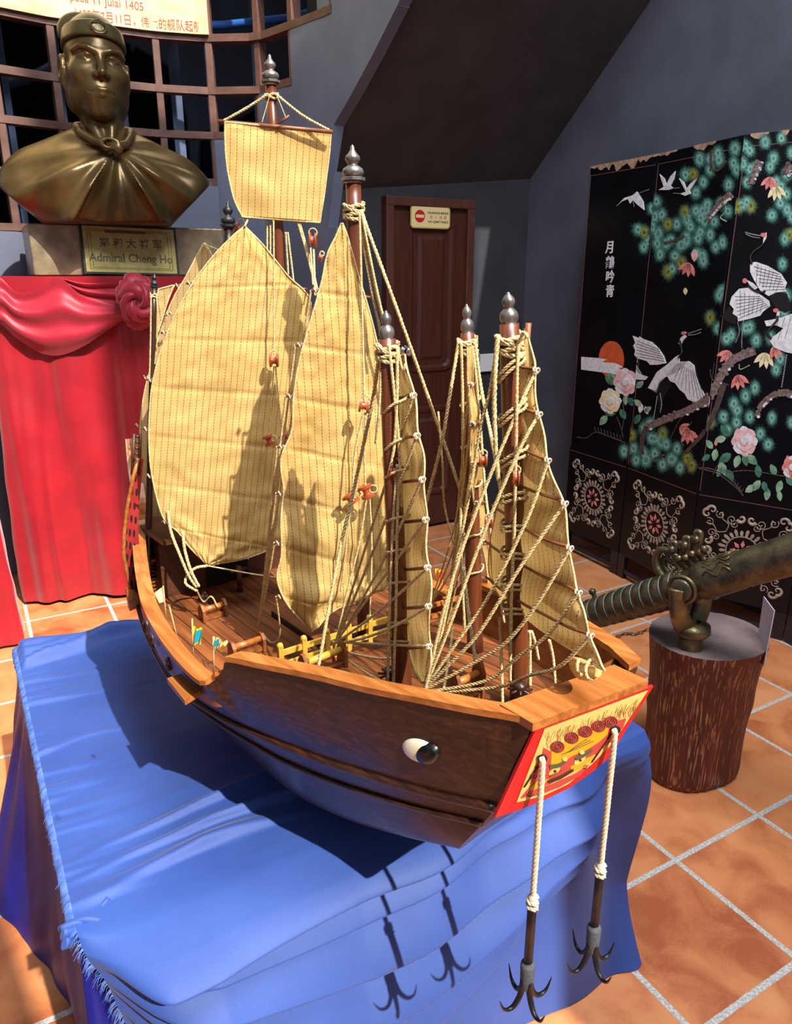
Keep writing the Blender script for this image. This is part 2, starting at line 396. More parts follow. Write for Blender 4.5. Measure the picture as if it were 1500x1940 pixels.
# lattice of the opening
wl = empty('window_1', plat(TC[4], ZR[0])[0], kind='structure', label='curved brown wooden grid window with stepped right edge')
bb = MB()
for k in range(len(TC)):
    lo = next((i for i in range(6) if colmax(i) >= k), 5)
    p0, d, n = plat(TC[k], ZR[lo]); p1, _, _ = plat(TC[k], ZR[-1])
    bb.box((p0+p1)/2-n*.03, (.036, .06, (p1-p0).length+.03), X=d, bev=.004)
bb.build('mullions', M_lat, wl)
bb = MB()
for i in range(len(ZR)):
    cm = max(colmax(i) if i < 6 else 0, colmax(i-1) if i else 0)
    if i < 6: cm = max(colmax(i), colmax(i-1) if i else 0)
    tt = np.linspace(TC[0], TC[cm], 40)
    rows = []
    for t in tt:
        p, d, n = plat(float(t), ZR[i]); rows.append([p+n*.004+Vector((0, 0, .017)), p+n*.004-Vector((0, 0, .017)), p-n*.06-Vector((0, 0, .017)), p-n*.06+Vector((0, 0, .017))])
    bb.grid(rows, closed_u=True, smooth=False)
bb.build('transoms', M_lat, wl)
# stairwell behind the lattice
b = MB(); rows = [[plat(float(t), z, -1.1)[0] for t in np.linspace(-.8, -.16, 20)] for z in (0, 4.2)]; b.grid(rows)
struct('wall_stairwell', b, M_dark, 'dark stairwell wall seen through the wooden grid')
sr = empty('stair_railing', plat(-.3, 0, -.5)[0], label='blue painted stair railing in the dark behind the wooden grid window', cat='railing')
M_rail = mat('blue_rail_paint', '41506e', '56698c', 8, rough=.5)
M_hand = mat('handrail_blue', '2a5fb0', rough=.4)
for x, y0 in ((60, 200), (75, 60), (262, 90), (330, 90), (338, 180), (384, 85), (440, 100), (480, 90), (540, 60), (140, 170)):
    t = tau(x, 200); p, d, n = plat(t, 0, -.55); m = MB(); m.box(p+Vector((0, 0, 2.3)), (.035, .035, 1.5), X=d, bev=.003); m.build('baluster', M_rail, sr)
m = MB(); pts = [plat(float(t), 2.83+.10*k/11*0+.012*k, -.5)[0] for k, t in enumerate(np.linspace(-.34, -.08, 12))]; m.tube(pts, .022, 10)
m.build('handrail', M_hand, sr)
m = MB(); pts = [plat(float(t), 2.05+.9*k/11, -.75)[0] for k, t in enumerate(np.linspace(-.58, -.3, 12))]; m.tube(pts, .03, 8); m.build('string_board', M_rail, sr)
# two unseen walls added behind the camera to block the sun on either side
b = MB(); b.box((3.65, -1.2, 4.6), (2.7, .12, 9.2)); struct('sun_block_right', b, M_wall, 'unseen wall added behind the viewer to block the sun on the right')
b = MB(); b.box((-.1, -1.25, 2.2), (2.36, .12, 4.4)); struct('sun_block_left', b, M_wall, 'unseen wall added behind the viewer to block the sun on the left')
b = MB(); b.box((-3.4, 2.0, 1.9), (.12, 7.5, 3.8)); struct('wall_side', b, M_wall2, 'dark wall at the far left')
# ================================================================ door
zt = (onW(722, 372).z+onW(888, 380).z)/2
tl, tr = wt(onW(722, 420)), wt(onW(889, 420))
dr = empty('door_1', wp((tl+tr)/2, 0), kind='structure', label='brown panelled door with no entry sign')
fw = wt(onW(737, 400))-tl
b = MB(); b.box(wp(tl+fw/2, zt/2, .02), (fw, .08, zt), X=WD, bev=.006); b.box(wp(tr-fw/2, zt/2, .02), (fw, .08, zt), X=WD, bev=.006)
b.box(wp((tl+tr)/2, zt-fw/2, .021), (tr-tl, .084, fw), X=WD, bev=.006); b.build('door_frame', M_frame, dr)
b = MB(); b.box(wp((tl+tr)/2, zt/2, .012), (tr-tl-2*fw+.004, .04, zt-fw), X=WD)
lf = b.build('door_leaf', M_door, dr)
def panel(x0, x1, za, zb, par):
    a0, a1 = wt(onW(x0, 450)), wt(onW(x1, 450)); m = MB(); W_ = .028
    def ring(i): 
        k = .0 if i == 0 else 1
        return i
    offs = [(0, .032), (.012, .046), (.03, .046), (.045, .034), (.075, .034), (.095, .044)]
    rows = []
    for ins, of in offs:
        r = []; l, rr, lo, hi = a0+ins, a1-ins, za+ins, zb-ins; q = .05
        q = max(.012, .05-ins*.4); pts = [(l, lo+q), (l+q*.3, lo+q*.3), (l+q, lo), (rr-q, lo), (rr-q*.3, lo+q*.3), (rr, lo+q), (rr, hi), (l, hi)]
        rows.append([wp(t, z, of) for t, z in pts])
    m.grid(rows, closed_u=True, smooth=False); m.add(rows[-1], [tuple(range(8))], 0, False)
    m.build('door_panel', M_door, par)
zp0 = onW(800, 705).z; zp1 = onW(800, 420).z
panel(764, 857, zp0, zp1, lf); panel(764, 857, .22, zp0-.2, lf)
m = MB(); k = onW(766, 664, .035); m.lathe([(.012, 0), (.012, .03), (.026, .04), (.032, .055), (.026, .07), (.001, .076)], k, WN, 16); m.lathe([(.001, .004), (.03, .003), (.03, 0)], k, WN, 16)
m.build('door_knob', M_chrome, dr)
# sign
M_sy = mat('cream_sign', 'e6d79a', rough=.35); M_red = mat('sign_red', 'c8202a', rough=.4); M_blk = mat('sign_black', '4a4030', rough=.5); M_gold = mat('sign_edge', 'b89b4e', rough=.4); M_pk = mat('sign_pink_red', 'd0665a', rough=.5)
sc = onW(814.5, 412, .055); sX = WD; sw = wt(onW(851, 412))-wt(onW(777, 412)); sh = onW(814, 391).z-onW(814, 433).z
m = MB()
def rrect(wd, hg, r, n=5):
    o = []
    for cx, cy, a0 in ((wd/2-r, hg/2-r, 0), (-wd/2+r, hg/2-r, 90), (-wd/2+r, -hg/2+r, 180), (wd/2-r, -hg/2+r, 270)):
        for i in range(n): a = math.radians(a0+90*i/(n-1)); o.append((cx+r*math.cos(a), cy+r*math.sin(a)))
    return o
UP = Vector((0, 0, 1))
def lay(m, poly, c, X, Y, off, th, mi):
    Zn = X.cross(Y); m.prism([c+X*px+Y*py+Zn*off for px, py in poly], Zn*th, mi)
def circ(cx, cy, r, n=24, ry=None): return [(cx+r*math.cos(2*math.pi*i/n), cy+(ry or r)*math.sin(2*math.pi*i/n)) for i in range(n)]
lay(m, rrect(sw, sh, .02), sc, WD, UP, 0, .006, 3); lay(m, rrect(sw-.012, sh-.012, .016), sc, WD, UP, .006, .0008, 0)
lay(m, circ(-sw*.27, .004, sw*.125), sc, WD, UP, .0068, .0006, 1); lay(m, [(-sw*.27-.026, -.004), (-sw*.27+.026, -.004), (-sw*.27+.026, .012), (-sw*.27-.026, .012)], sc, WD, UP, .0074, .0005, 0)
ns = m.build('no_entry_sign', [M_sy, M_red, M_blk, M_gold], None)
tag(ns, 'small cream no entry sign with red disc on the brown door', 'sign')
m = MB(); zo = WN*.0072
put_text(m, 'DILARANG MASUK', .0165, sc+WD*sw*.19+UP*sh*.2+zo, WD, UP, 0, bold=.0003); put_text(m, '禁  入  通  道', .02, sc+WD*sw*.19+UP*0+zo, WD, UP, 1); put_text(m, 'NO ADMITTANCE', .0165, sc+WD*sw*.19-UP*sh*.2+zo, WD, UP, 0, bold=.0003)
m.build('lettering', [M_blk, M_pk], ns)
# white plate on the wall right of the door
m = MB(); c = onW(923, 687, .012); m.box(c, (wt(onW(938, 687))-wt(onW(908, 687)), .024, onW(923, 671).z-onW(923, 704).z), X=WD, bev=.004)
sw_ = m.build('wall_switch', M_white); tag(sw_, 'white plastic wall box on the dark wall right of the brown door', 'switch')
# ================================================================ lacquer folding screen
M_lac = mat('black_lacquer', '07080c', '0c0d14', 8, rough=.3, spec=.3)
M_lacf = mat('lacquer_frame', '12131b', '1b1d29', 10, rough=.35)
M_shell = mat('shell_white', 'eceef2', 'cdd1da', 60, rough=.4)
M_shellg = mat('shell_grey', '8f93a0', '747883', 60, rough=.45)
M_teal = mat('needle_teal', '4f9488', '3b7a72', 30, rough=.5)
M_teal2 = mat('needle_dark', '1c3f3e', '2a5652', 30, rough=.6)
M_aqua = mat('needle_aqua', '86c4b8', rough=.5)
M_yel = mat('needle_yellow', 'a8a83c', '7f8a35', 40, rough=.5)
M_bark = mat('branch_grey', '8d7c78', '5b4c4a', 90, rough=.6, bump=.4)
M_barkd = mat('branch_dark', '3c302e', '574642', 60, rough=.6)
M_pinkf = mat('petal_pink', 'dba7ab', 'e9c8cb', 40, rough=.5)
M_rose = mat('petal_rose', 'd0706c', 'e29a92', 40, rough=.5)
M_cream = mat('petal_cream', 'e3d59c', 'efe6c4', 40, rough=.5)
M_leaf = mat('leaf_green', '4f8a70', '9dc0a0', 25, rough=.5)
M_leafd = mat('leaf_dark', '2f6652', '4d8a72', 25, rough=.5)
M_orange = mat('sun_orange', 'c4512a', 'd0603a', 30, rough=.5)
M_scroll = mat('scroll_tan', 'b2a294', '8f8072', 60, rough=.5)
M_line = mat('inlay_line_brown', '6a4a42', rough=.5)
M_ink = mat('feather_black', '14151a', rough=.4)
M_headr = mat('crane_red', 'd87a78', rough=.5)
M_chip = mat('chipped_ground', 'b79a80', '8c6f58', 40, rough=.8)
SCP = [Vector((.99, 4.1, 0)), Vector((1.195, 3.685, 0)), Vector((1.37, 3.2, 0)), Vector((1.72, 2.93, 0)), Vector((1.90, 2.45, 0))]
STAU = [p.x/p.y for p in SCP]
def spanel(x, y):
    t = ray(x, y); t = t.x/t.y
    for i in range(3):
        if t < STAU[i+1]: return i
    return 3
def sframe(i):
    a, c = SCP[i], SCP[i+1]; d = (c-a).normalized(); n = Vector((d.y, -d.x, 0)); n = n if n.dot(-a) > 0 else -n
    return a, d, n, (c-a).length
def SP(x, y, off=.0): i = spanel(x, y); a, d, n, l = sframe(i); return onP(x, y, a+n*off, n)
scr = empty('folding_screen', (SCP[2].x, SCP[2].y, 0), label='black lacquer folding screen inlaid with cranes and pine along the right wall', cat='folding screen')
HT = 2.075
PAN = []
for i in range(4):
    a, d, n, l = sframe(i); m = MB()
    def bx(t0, t1, z0, z1, of=0, th=.022, mi=0, bev=0): m.box(a+d*(t0+t1)/2+n*(of-th/2)+Vector((0, 0, (z0+z1)/2)), (t1-t0, th, z1-z0), X=d, mi=mi, bev=bev)
    g = .003
    bx(g, l-g, .13, HT, bev=.002)
    bx(g, .055, 0, .13, mi=1); bx(l-.055, l-g, 0, .13, mi=1); bx(.055, l-.055, .03, .055, of=-.003, th=.016, mi=1)
    for z in (.60, HT-.045): bx(.008, l-.008, z, z+.003, of=.0014, th=.0014, mi=2)
    bx(.008, .011, .62, HT-.04, of=.0014, th=.0014, mi=2)
    o = m.build('panel', [M_lac, M_lacf, M_line], scr); PAN.append(o)
class Inl:
    """one inlay mesh per panel"""
    def __init__(s): s.m = {}
    def g(s, i): return s.m.setdefault(i, MB())
    def poly(s, px, mi=0, off=.0005, th=.002, pi=None):
        i = spanel(sum(p[0] for p in px)/len(px), sum(p[1] for p in px)/len(px)) if pi is None else pi
        a, d, n, l = sframe(i)
        pts = [onP(x, y, a+n*off, n) for x, y in px]
        # keep to the panel: clamp along its width so nothing floats past a fold
        q = []
        for p in pts:
            t = (p-a).dot(d); q.append(p+d*(min(max(t, -.001), l+.001)-t))
        s.g(i).prism(q, n*th, mi)
    def both(s, px, **k):
        ids = {spanel(*p) for p in px}
        for i in ids: s.poly(px, pi=i, **k)
    def line(s, px, w, mi=0, off=.001):
        pts = resample(spline(V2(px), 6), max(6, len(px)*5))
        for p, q in zip(pts, pts[1:]):
            i = spanel((p.x+q.x)/2, (p.y+q.y)/2); a, d, n, l = sframe(i)
            s.g(i).tube([onP(p.x, p.y, a+n*off, n), onP(q.x, q.y, a+n*off, n)], w, 5, mi)
    def build(s, name, mats, **k):
        for i, m in s.m.items(): m.build(name, mats, PAN[i])
# pine needles
tuf = [(1360, 290), (1392, 280), (1325, 300), (1345, 322), (1395, 322), (1380, 350), (1332, 345), (1365, 385), (1340, 388), (1318, 365), (1312, 330, 1), (1420, 285), (1450, 270), (1480, 262), (1500, 290), (1430, 318), (1465, 300), (1490, 330), (1470, 345), (1415, 345), (1422, 390, 1), (1398, 392, 1), (1345, 302), (1408, 310),
 (1243, 382), (1240, 410), (1297, 402, 1), (1220, 440, 1), (1265, 425, 1), (1282, 425), (1308, 430), (1220, 468), (1245, 462), (1270, 455), (1322, 452), (1335, 420), (1352, 420), (1250, 482), (1290, 465), (1320, 480), (1355, 468), (1265, 515, 1), (1290, 498, 1), (1332, 495), (1245, 445), (1318, 400), (1338, 398), (1235, 430), (1300, 450), (1345, 445),
 (1495, 445, 1), (1482, 500), (1478, 385), (1462, 408), (1490, 368), (1500, 410), (1362, 560), (1345, 602, 1), (1360, 622), (1385, 635), (1420, 620), (1432, 645), (1415, 588),
 (1220, 812), (1240, 832), (1262, 842), (1282, 850), (1255, 822, 1), (1302, 868, 1), (1240, 860), (1200, 850), (1270, 870), (1288, 886), (1310, 882, 1), (1182, 855), (1195, 825, 1), (1222, 872), (1255, 880), (1205, 872),
 (1390, 765), (1412, 750), (1430, 735), (1420, 790), (1377, 815), (1370, 790), (1440, 822), (1462, 792), (1455, 842), (1470, 700), (1478, 680), (1500, 800), (1395, 800), (1345, 800, 1), (1460, 640), (1490, 560), (1485, 590)]
tuf += [(t[0]+rng.uniform(-14, 14), t[1]+rng.uniform(-16, 16)) for t in tuf[:82] if rng.random() < .55]
pn = Inl()
for t in tuf:
    x, y = t[0], t[1]; yl = len(t) > 2; rx, ry = rng.uniform(14, 16.5), rng.uniform(18, 21)
    pn.poly([(x+px*.86, y+py*.86) for px, py in circ(0, 0, rx*.8, 14, ry*.8)], 1, off=.0002+rng.uniform(0, .0004), th=.0004)
    i = spanel(x, y); a, d, n, l = sframe(i); mb = pn.g(i); N_ = 42; a0 = rng.random()
    def P(px, py, of): 
        p = onP(px, py, a+n*of, n); tt = (p-a).dot(d); return p+d*(min(max(tt, 0), l)-tt)
    for k in range(N_):
        an = 2*math.pi*(k+a0)/N_; r1 = rng.uniform(.8, 1.12); dx, dy = math.cos(an), math.sin(an); wd_ = .62
        for (ra, rb, of, mi) in ((.12, r1, .0012, 3 if yl and k % 2 else 0), (.05, rng.uniform(.35, .8), .0015, 3 if yl else 2)):
            mb.add([P(x+dx*rx*ra-dy*wd_, y+dy*ry*ra+dx*wd_, of), P(x+dx*rx*ra+dy*wd_, y+dy*ry*ra-dx*wd_, of), P(x+dx*rx*rb, y+dy*ry*rb, of)], [(0, 1, 2)], mi, False)
pn.build('pine_inlay', [M_teal, M_teal2, M_aqua, M_yel])
# branches
br = Inl()
BMATS = [M_bark, M_barkd, M_shell, M_leaf]
def branch(*a):
    global br
    br = Inl(); _branch(*a); br.build('branch_inlay', BMATS); br = Inl()
def _branch(px, w0, w1, mi=0, knobs=True):
    pts = resample(spline(V2(px), 8), 26); k = len(pts)
    for j in range(k-1):
        a, c = pts[j], pts[j+1]; t = (c-a).normalized(); nn = Vector((-t.y, t.x, 0)); w_ = w0+(w1-w0)*j/k; wb = w0+(w1-w0)*(j+1)/k
        e1, e2 = rng.uniform(.85, 1.15), rng.uniform(.85, 1.15)
        br.poly([tuple((a+nn*w_)[:2]), tuple((c+nn*wb)[:2]), tuple((c-nn*wb)[:2]), tuple((a-nn*w_)[:2])], mi, th=.004)
        if knobs:
            for sg in (1, -1):
                if rng.random() < .75:
                    q = a+nn*w_*sg*e1; br.poly([(q.x+x, q.y+y) for x, y in circ(0, 0, 2.6*rng.uniform(.7, 1.2), 8)], 2 if sg > 0 and rng.random() < .5 else 0, th=.0055)
branch([(1222, 812), (1260, 795), (1312, 773), (1345, 750), (1366, 712), (1388, 682), (1430, 664)], 6, 8)
branch([(1300, 857), (1335, 818), (1356, 775), (1372, 725)], 3, 6, 1, False)
branch([(1217, 860), (1217, 830), (1226, 808)], 3, 5, 1, False)
branch([(1434, 788), (1445, 765), (1475, 745), (1512, 748)], 3, 6)
branch([(1342, 415), (1360, 392), (1386, 368)], 3, 5); branch([(1348, 285), (1349, 318), (1362, 322), (1376, 305)], 2, 2, 1, False)
branch([(1422, 348), (1432, 325), (1440, 305)], 4, 6); branch([(1258, 460), (1280, 455), (1297, 446)], 2, 2, 1, False)
branch([(1240, 868), (1258, 862)], 1.6, 1.6, 1, False); branch([(1490, 330), (1500, 312)], 5, 8)
for px in ([(1180, 765), (1182, 790), (1178, 815)], [(1168, 790), (1176, 810), (1180, 830)], [(1380, 895), (1420, 892), (1500, 905)], [(1350, 900), (1360, 880), (1375, 865)], [(1345, 700), (1350, 720), (1380, 730)], [(1270, 830), (1285, 800), (1300, 780)], [(1295, 845), (1290, 830), (1310, 800)]): br.line(px, .0022, 1)
for px in ([(1383, 365), (1372, 372), (1374, 400), (1364, 412), (1376, 420)], [(1382, 690), (1370, 700), (1368, 720)], [(1420, 692), (1402, 700), (1400, 690)]): br.line(px, .0025, 3)
for px in ([(1092, 828), (1110, 830), (1128, 819), (1150, 826), (1182, 838)], [(1325, 888), (1360, 898), (1395, 925), (1408, 940)], [(1322, 886), (1352, 890), (1385, 910), (1405, 932)]): br.line(px, .003, 1)
for k in range(9): br.line([(1128+k*6, 818+k*2), (1126+k*6, 808+k*2)], .0018, 1); br.line([(1365+k*5, 893+k*5), (1368+k*5, 885+k*5)], .0018, 1)
br.build('twig_inlay', BMATS)
# cranes
def crane(name, white, grey=(), black=(), red=(), lines=(), bl=()):
    q = Inl()
    for p in white: q.both(p, mi=0, th=.0035)
    for p in grey: q.both(p, mi=1, th=.003)
    for p in black: q.both(p, mi=2, th=.0025)
    for p in red: q.both(p, mi=3, th=.005)
    for p, w_ in lines: q.line(p, w_, 1, .003)
    for p, w_ in bl: q.line(p, w_, 2, .0042)
    q.build(name, [M_shell, M_shellg, M_ink, M_headr])
def fl(pts0, pts1, n):
    a = resample(V2(pts0), n); b_ = resample(V2(pts1), n); return [([tuple(p[:2]), tuple(q[:2])], .0009) for p, q in zip(a, b_)]
crane('crane_inlay', [[(1199, 636), (1204, 649), (1200, 655), (1204, 664), (1202, 672), (1209, 679), (1226, 684), (1232, 691), (1246, 691), (1262, 688), (1258, 675), (1248, 660), (1235, 648), (1218, 642)],
   [(1262, 708), (1285, 688), (1305, 684), (1315, 692), (1318, 710), (1325, 730), (1335, 748), (1344, 764), (1338, 771), (1328, 768), (1322, 770), (1312, 760), (1304, 757), (1297, 745), (1288, 738), (1280, 726), (1270, 722)],
   [(1228, 735), (1245, 705), (1265, 690), (1280, 676), (1288, 672), (1287, 685), (1300, 685), (1296, 697), (1280, 707), (1262, 714), (1250, 722), (1242, 740)], [(1286, 651), (1290, 640), (1297, 634), (1301, 638), (1294, 646), (1290, 655)]],
   [[(1228, 735), (1236, 722), (1252, 712), (1262, 714), (1250, 726), (1244, 744)]], [[(1240, 738), (1252, 724), (1270, 718), (1272, 732), (1262, 745), (1254, 762), (1248, 778), (1247, 750)]],
   [circ(1296, 631, 4.5, 10, 3.2)], [([(1303, 632), (1316, 628), (1328, 624)], .0022), ([(1303, 635), (1316, 634), (1327, 630)], .002), ([(1250, 745), (1253, 765), (1250, 782)], .0022), ([(1245, 750), (1240, 780), (1237, 795)], .002)],
   [([(1285, 678), (1291, 668), (1290, 655), (1288, 645)], .0052)]+fl([(1205, 645), (1205, 675)], [(1248, 662), (1258, 684)], 6)+fl([(1275, 722), (1338, 768)], [(1290, 692), (1318, 705)], 9))
crane('crane_inlay', [[(1421, 498), (1432, 496), (1455, 504), (1480, 519), (1491, 536), (1487, 546), (1490, 552), (1470, 554), (1456, 561), (1440, 550), (1428, 530), (1421, 515)], [(1444, 465), (1452, 450), (1452, 440), (1447, 444), (1446, 455)]],
   [], [[(1455, 560), (1470, 555), (1490, 555), (1500, 585), (1488, 592), (1470, 585)]], [circ(1446, 445, 5.5, 10, 4)], [([(1440, 447), (1425, 444), (1411, 440)], .0024), ([(1440, 451), (1425, 449), (1412, 443)], .002)],
   [([(1424, 500), (1421, 488), (1428, 476), (1440, 468), (1446, 460)], .005)]+fl([(1428, 505), (1445, 550)], [(1478, 520), (1487, 548)], 7)+fl([(1435, 500), (1480, 522)], [(1432, 540), (1470, 552)], 7))
crane('crane_inlay', [[(1386, 562), (1400, 547), (1425, 544), (1440, 558), (1457, 570), (1459, 580), (1446, 590), (1440, 598), (1420, 604), (1398, 609), (1397, 600), (1388, 594), (1390, 585), (1382, 576)], [(1414, 530), (1426, 536), (1436, 545), (1430, 549), (1420, 540)]],
   [], [[(1382, 580), (1396, 602), (1394, 615), (1380, 610), (1364, 600)]], [circ(1411, 532, 4.5, 10, 5)], [([(1408, 608), (1405, 640), (1405, 660)], .002), ([(1397, 610), (1400, 630), (1393, 650)], .002)],
   [([(1416, 540), (1428, 550), (1440, 554), (1450, 552)], .004)]+fl([(1392, 562), (1398, 604)], [(1440, 562), (1456, 580)], 7)+fl([(1402, 550), (1445, 570)], [(1402, 600), (1440, 592)], 6))
crane('crane_inlay', [[(1448, 608), (1475, 603), (1512, 590), (1512, 672), (1488, 667), (1466, 658), (1456, 642), (1470, 634), (1484, 622), (1470, 616), (1452, 618)], [(1470, 602), (1472, 590), (1477, 590), (1476, 603)]], [], [], [circ(1470, 588, 5.5, 10, 4)], [([(1490, 672), (1485, 705), (1480, 735)], .0025)],
   [([(1460, 642), (1454, 630), (1464, 616), (1472, 606), (1473, 598)], .005)]+fl([(1460, 645), (1500, 640)], [(1475, 605), (1510, 595)], 4))
crane('crane_inlay', [[(1168, 391), (1183, 375), (1199, 370), (1207, 363), (1213, 372), (1219, 382), (1221, 398), (1208, 388), (1200, 379), (1194, 386), (1190, 377), (1178, 382)]], [], [], [], [([(1210, 366), (1229, 359)], .0018), ([(1199, 380), (1201, 392)], .0015)])
crane('crane_inlay', [[(1250, 330), (1259, 338), (1263, 350), (1270, 335), (1280, 324), (1277, 340), (1271, 352), (1276, 357), (1266, 360), (1248, 360), (1258, 354)]], [], [], [], [([(1272, 357), (1287, 356)], .0015)])
crane('crane_inlay', [[(1287, 338), (1296, 345), (1301, 358), (1308, 348), (1321, 338), (1314, 351), (1307, 361), (1309, 367), (1298, 371), (1289, 367), (1300, 363)]], [], [], [], [([(1289, 367), (1275, 366)], .0015)])
# sun, cloud
q = Inl(); q.both(circ(1158, 681, 24, 32, 35), mi=0, th=.0012)
q.both([(1101, 676), (1130, 678), (1150, 681), (1140, 686), (1165, 688), (1180, 695), (1172, 699), (1200, 706), (1228, 714), (1222, 720), (1190, 716), (1160, 708), (1130, 704), (1101, 700)], mi=1, off=.0018, th=.0015); q.build('sun_inlay', [M_orange, M_shell])
# flowers and leaves
fq = Inl(); FMATS = [M_pinkf, M_cream, M_leaf, M_leafd, M_rose, M_shell, M_shell]
def peony(x, y, r, mi, kx=.85):
    global fq
    keep = fq; fq = Inl(); _peony(x, y, r, mi, kx); fq.build('flower_inlay', FMATS); fq = keep
def _peony(x, y, r, mi, kx=.85):
    for ring, (rr, n, s) in enumerate(((.66, 8, .46), (.36, 6, .40), (.05, 3, .3))):
        for k in range(n):
            a = 2*math.pi*(k+.5*ring)/n; cx, cy = x+math.cos(a)*r*rr*kx, y+math.sin(a)*r*rr
            fq.poly([(cx+math.cos(t)*r*s*kx*(1+.12*math.cos(3*t+k)), cy+math.sin(t)*r*s*(1+.12*math.sin(2*t))) for t in np.linspace(0, 2*math.pi, 11)[:-1]], mi if (k+ring) % 3 else 5, off=.001+ring*.0022+.0004*(k % 2), th=.002)
def leaf(x, y, ang, L_, mi=2, wk=1):
    a = math.radians(ang); c, s = math.cos(a), math.sin(a); o = []
    for t, w_ in ((0, 0), (.2, .22), (.5, .3), (.8, .18), (1, 0), (.8, -.18), (.5, -.3), (.2, -.22)): w_ *= wk; o.append((x+(t*c-w_*s)*L_*.9, y+(t*s+w_*c)*L_))
    fq.poly(o, mi, off=.0008, th=.0015)
def bell(x, y, L_, mi, ang=90):
    global fq
    keep = fq; fq = Inl()
    for da in (-42, -14, 14, 42): leaf(x, y, ang+da, L_*1.05, mi, .6)
    fq.build('blossom_inlay', FMATS); fq = keep
peony(1185, 724, 24, 0); peony(1156, 760, 22, 1); peony(1410, 836, 26, 0); peony(1500, 886, 20, 4)
for v in ((1215, 765, 100, 18, 6), (1222, 770, 70, 16, 6), (1494, 880, 260, 18, 4), (1356, 845, 270, 12, 4)): leaf(*v)
for x, y, a, L_, mi in ((1165, 728, 215, 26, 3), (1165, 722, 230, 24, 2), (1205, 735, 320, 20, 2), (1185, 748, 90, 20, 2), (1165, 785, 200, 26, 3), (1150, 787, 130, 24, 2), (1175, 775, 60, 22, 3), (1188, 755, 30, 20, 3), (1215, 770, 220, 20, 2), (1220, 780, 330, 18, 2), (1212, 785, 120, 22, 3), (1205, 765, 185, 16, 3),
    (1375, 830, 170, 24, 2), (1385, 860, 150, 30, 3), (1400, 862, 110, 26, 2), (1415, 862, 40, 28, 2), (1410, 858, 80, 26, 3), (1380, 825, 230, 26, 3), (1356, 850, 100, 24, 2), (1345, 862, 150, 20, 3), (1350, 850, 230, 22, 2), (1362, 875, 60, 30, 2), (1365, 885, 110, 20, 2), (1375, 890, 50, 26, 3), (1438, 905, 260, 26, 3), (1440, 910, 130, 26, 2), (1445, 912, 70, 22, 3), (1430, 920, 150, 24, 2), (1455, 925, 100, 24, 2), (1470, 900, 240, 24, 2), (1480, 910, 110, 26, 2), (1490, 900, 60, 24, 3), (1475, 930, 80, 20, 2)): leaf(x, y, a, L_, mi)
bell(1306, 498, 26, 4, 110); leaf(1316, 472, 92, 24, 0); leaf(1298, 545, 88, 14, 1); bell(1460, 335, 26, 4, 100); bell(1470, 352, 28, 1, 85); bell(1382, 665, 28, 4, 120); bell(1450, 668, 30, 1, 100); bell(1465, 655, 26, 4, 60); bell(1397, 710, 28, 4, 75); bell(1288, 808, 20, 4, 30); bell(1304, 815, 26, 4, 80)
fq.build('leaf_inlay', FMATS)
# rosettes on the lower part of each panel
def spiral(c, X, Y, r, turns, a0, sg=1, n=26): return [c+X*math.cos(a0+sg*2*math.pi*turns*k/n)*r*(1-k/n*.86)+Y*math.sin(a0+sg*2*math.pi*turns*k/n)*r*(1-k/n*.86) for k in range(n+1)]
for i in range(4):
    a, d, n, l = sframe(i); c = a+d*l/2+n*.002+UP*.375; m = MB(); R_ = l*.37
    for k in range(8):
        an = 2*math.pi*k/8; t = d*math.cos(an)+UP*math.sin(an); s_ = d*-math.sin(an)+UP*math.cos(an)
        m.prism([c+t*.018, c+t*.032+s_*.009, c+t*.052, c+t*.032-s_*.009], n*.003, 1)
    m.tube([c+(d*math.cos(x)+UP*math.sin(x))*.068 for x in np.linspace(0, 2*math.pi, 33)], .003, 5, 0, cap=False)
    for k in range(24):
        an = 2*math.pi*(k+.5)/24; t = d*math.cos(an)+UP*math.sin(an); s_ = d*-math.sin(an)+UP*math.cos(an); L_ = .034 if k % 2 else .026
        m.prism([c+t*.072-s_*.005, c+t*(.072+L_*.7)-s_*.007, c+t*(.072+L_), c+t*(.072+L_*.7)+s_*.007, c+t*.072+s_*.005], n*.003, 0)
    for k in range(4):
        for sg in (1, -1):
            an = math.pi/4+k*math.pi/2
            t = d*math.cos(an)+UP*math.sin(an); s_ = (d*-math.sin(an)+UP*math.cos(an))*sg
            m.tube(spline([c+t*.11, c+t*.13+s_*.03, c+t*.165+s_*.025, c+t*.19+s_*.045], 5), .0022, 5, 0)
            m.tube(spiral(c+t*.14+s_*.055, t, s_, .022, 1.4, math.pi), .0022, 5, 0); m.tube(spiral(c+t*.185+s_*.03, t, s_, .02, 1.3, 0, -1), .0022, 5, 0)
            m.tube(spiral(c+t*.222+s_*.014, t, s_, .022, 1.0, -1), [.008-.006*q_/26 for q_ in range(27)], 6, 0)
            t2 = d*math.cos(k*math.pi/2)+UP*math.sin(k*math.pi/2); s2 = (d*-math.sin(k*math.pi/2)+UP*math.cos(k*math.pi/2))*sg
            m.tube(spiral(c+t2*.15+s2*.022, t2, s2, .02, 1.0, 2), [.009-.007*q_/26 for q_ in range(27)], 6, 0); m.tube(spiral(c+t2*.118+s2*.045, t2, s2, .017, 1.3, 1), .002, 5, 0)
    m.build('rosette_inlay', [M_scroll, M_rose], PAN[i])
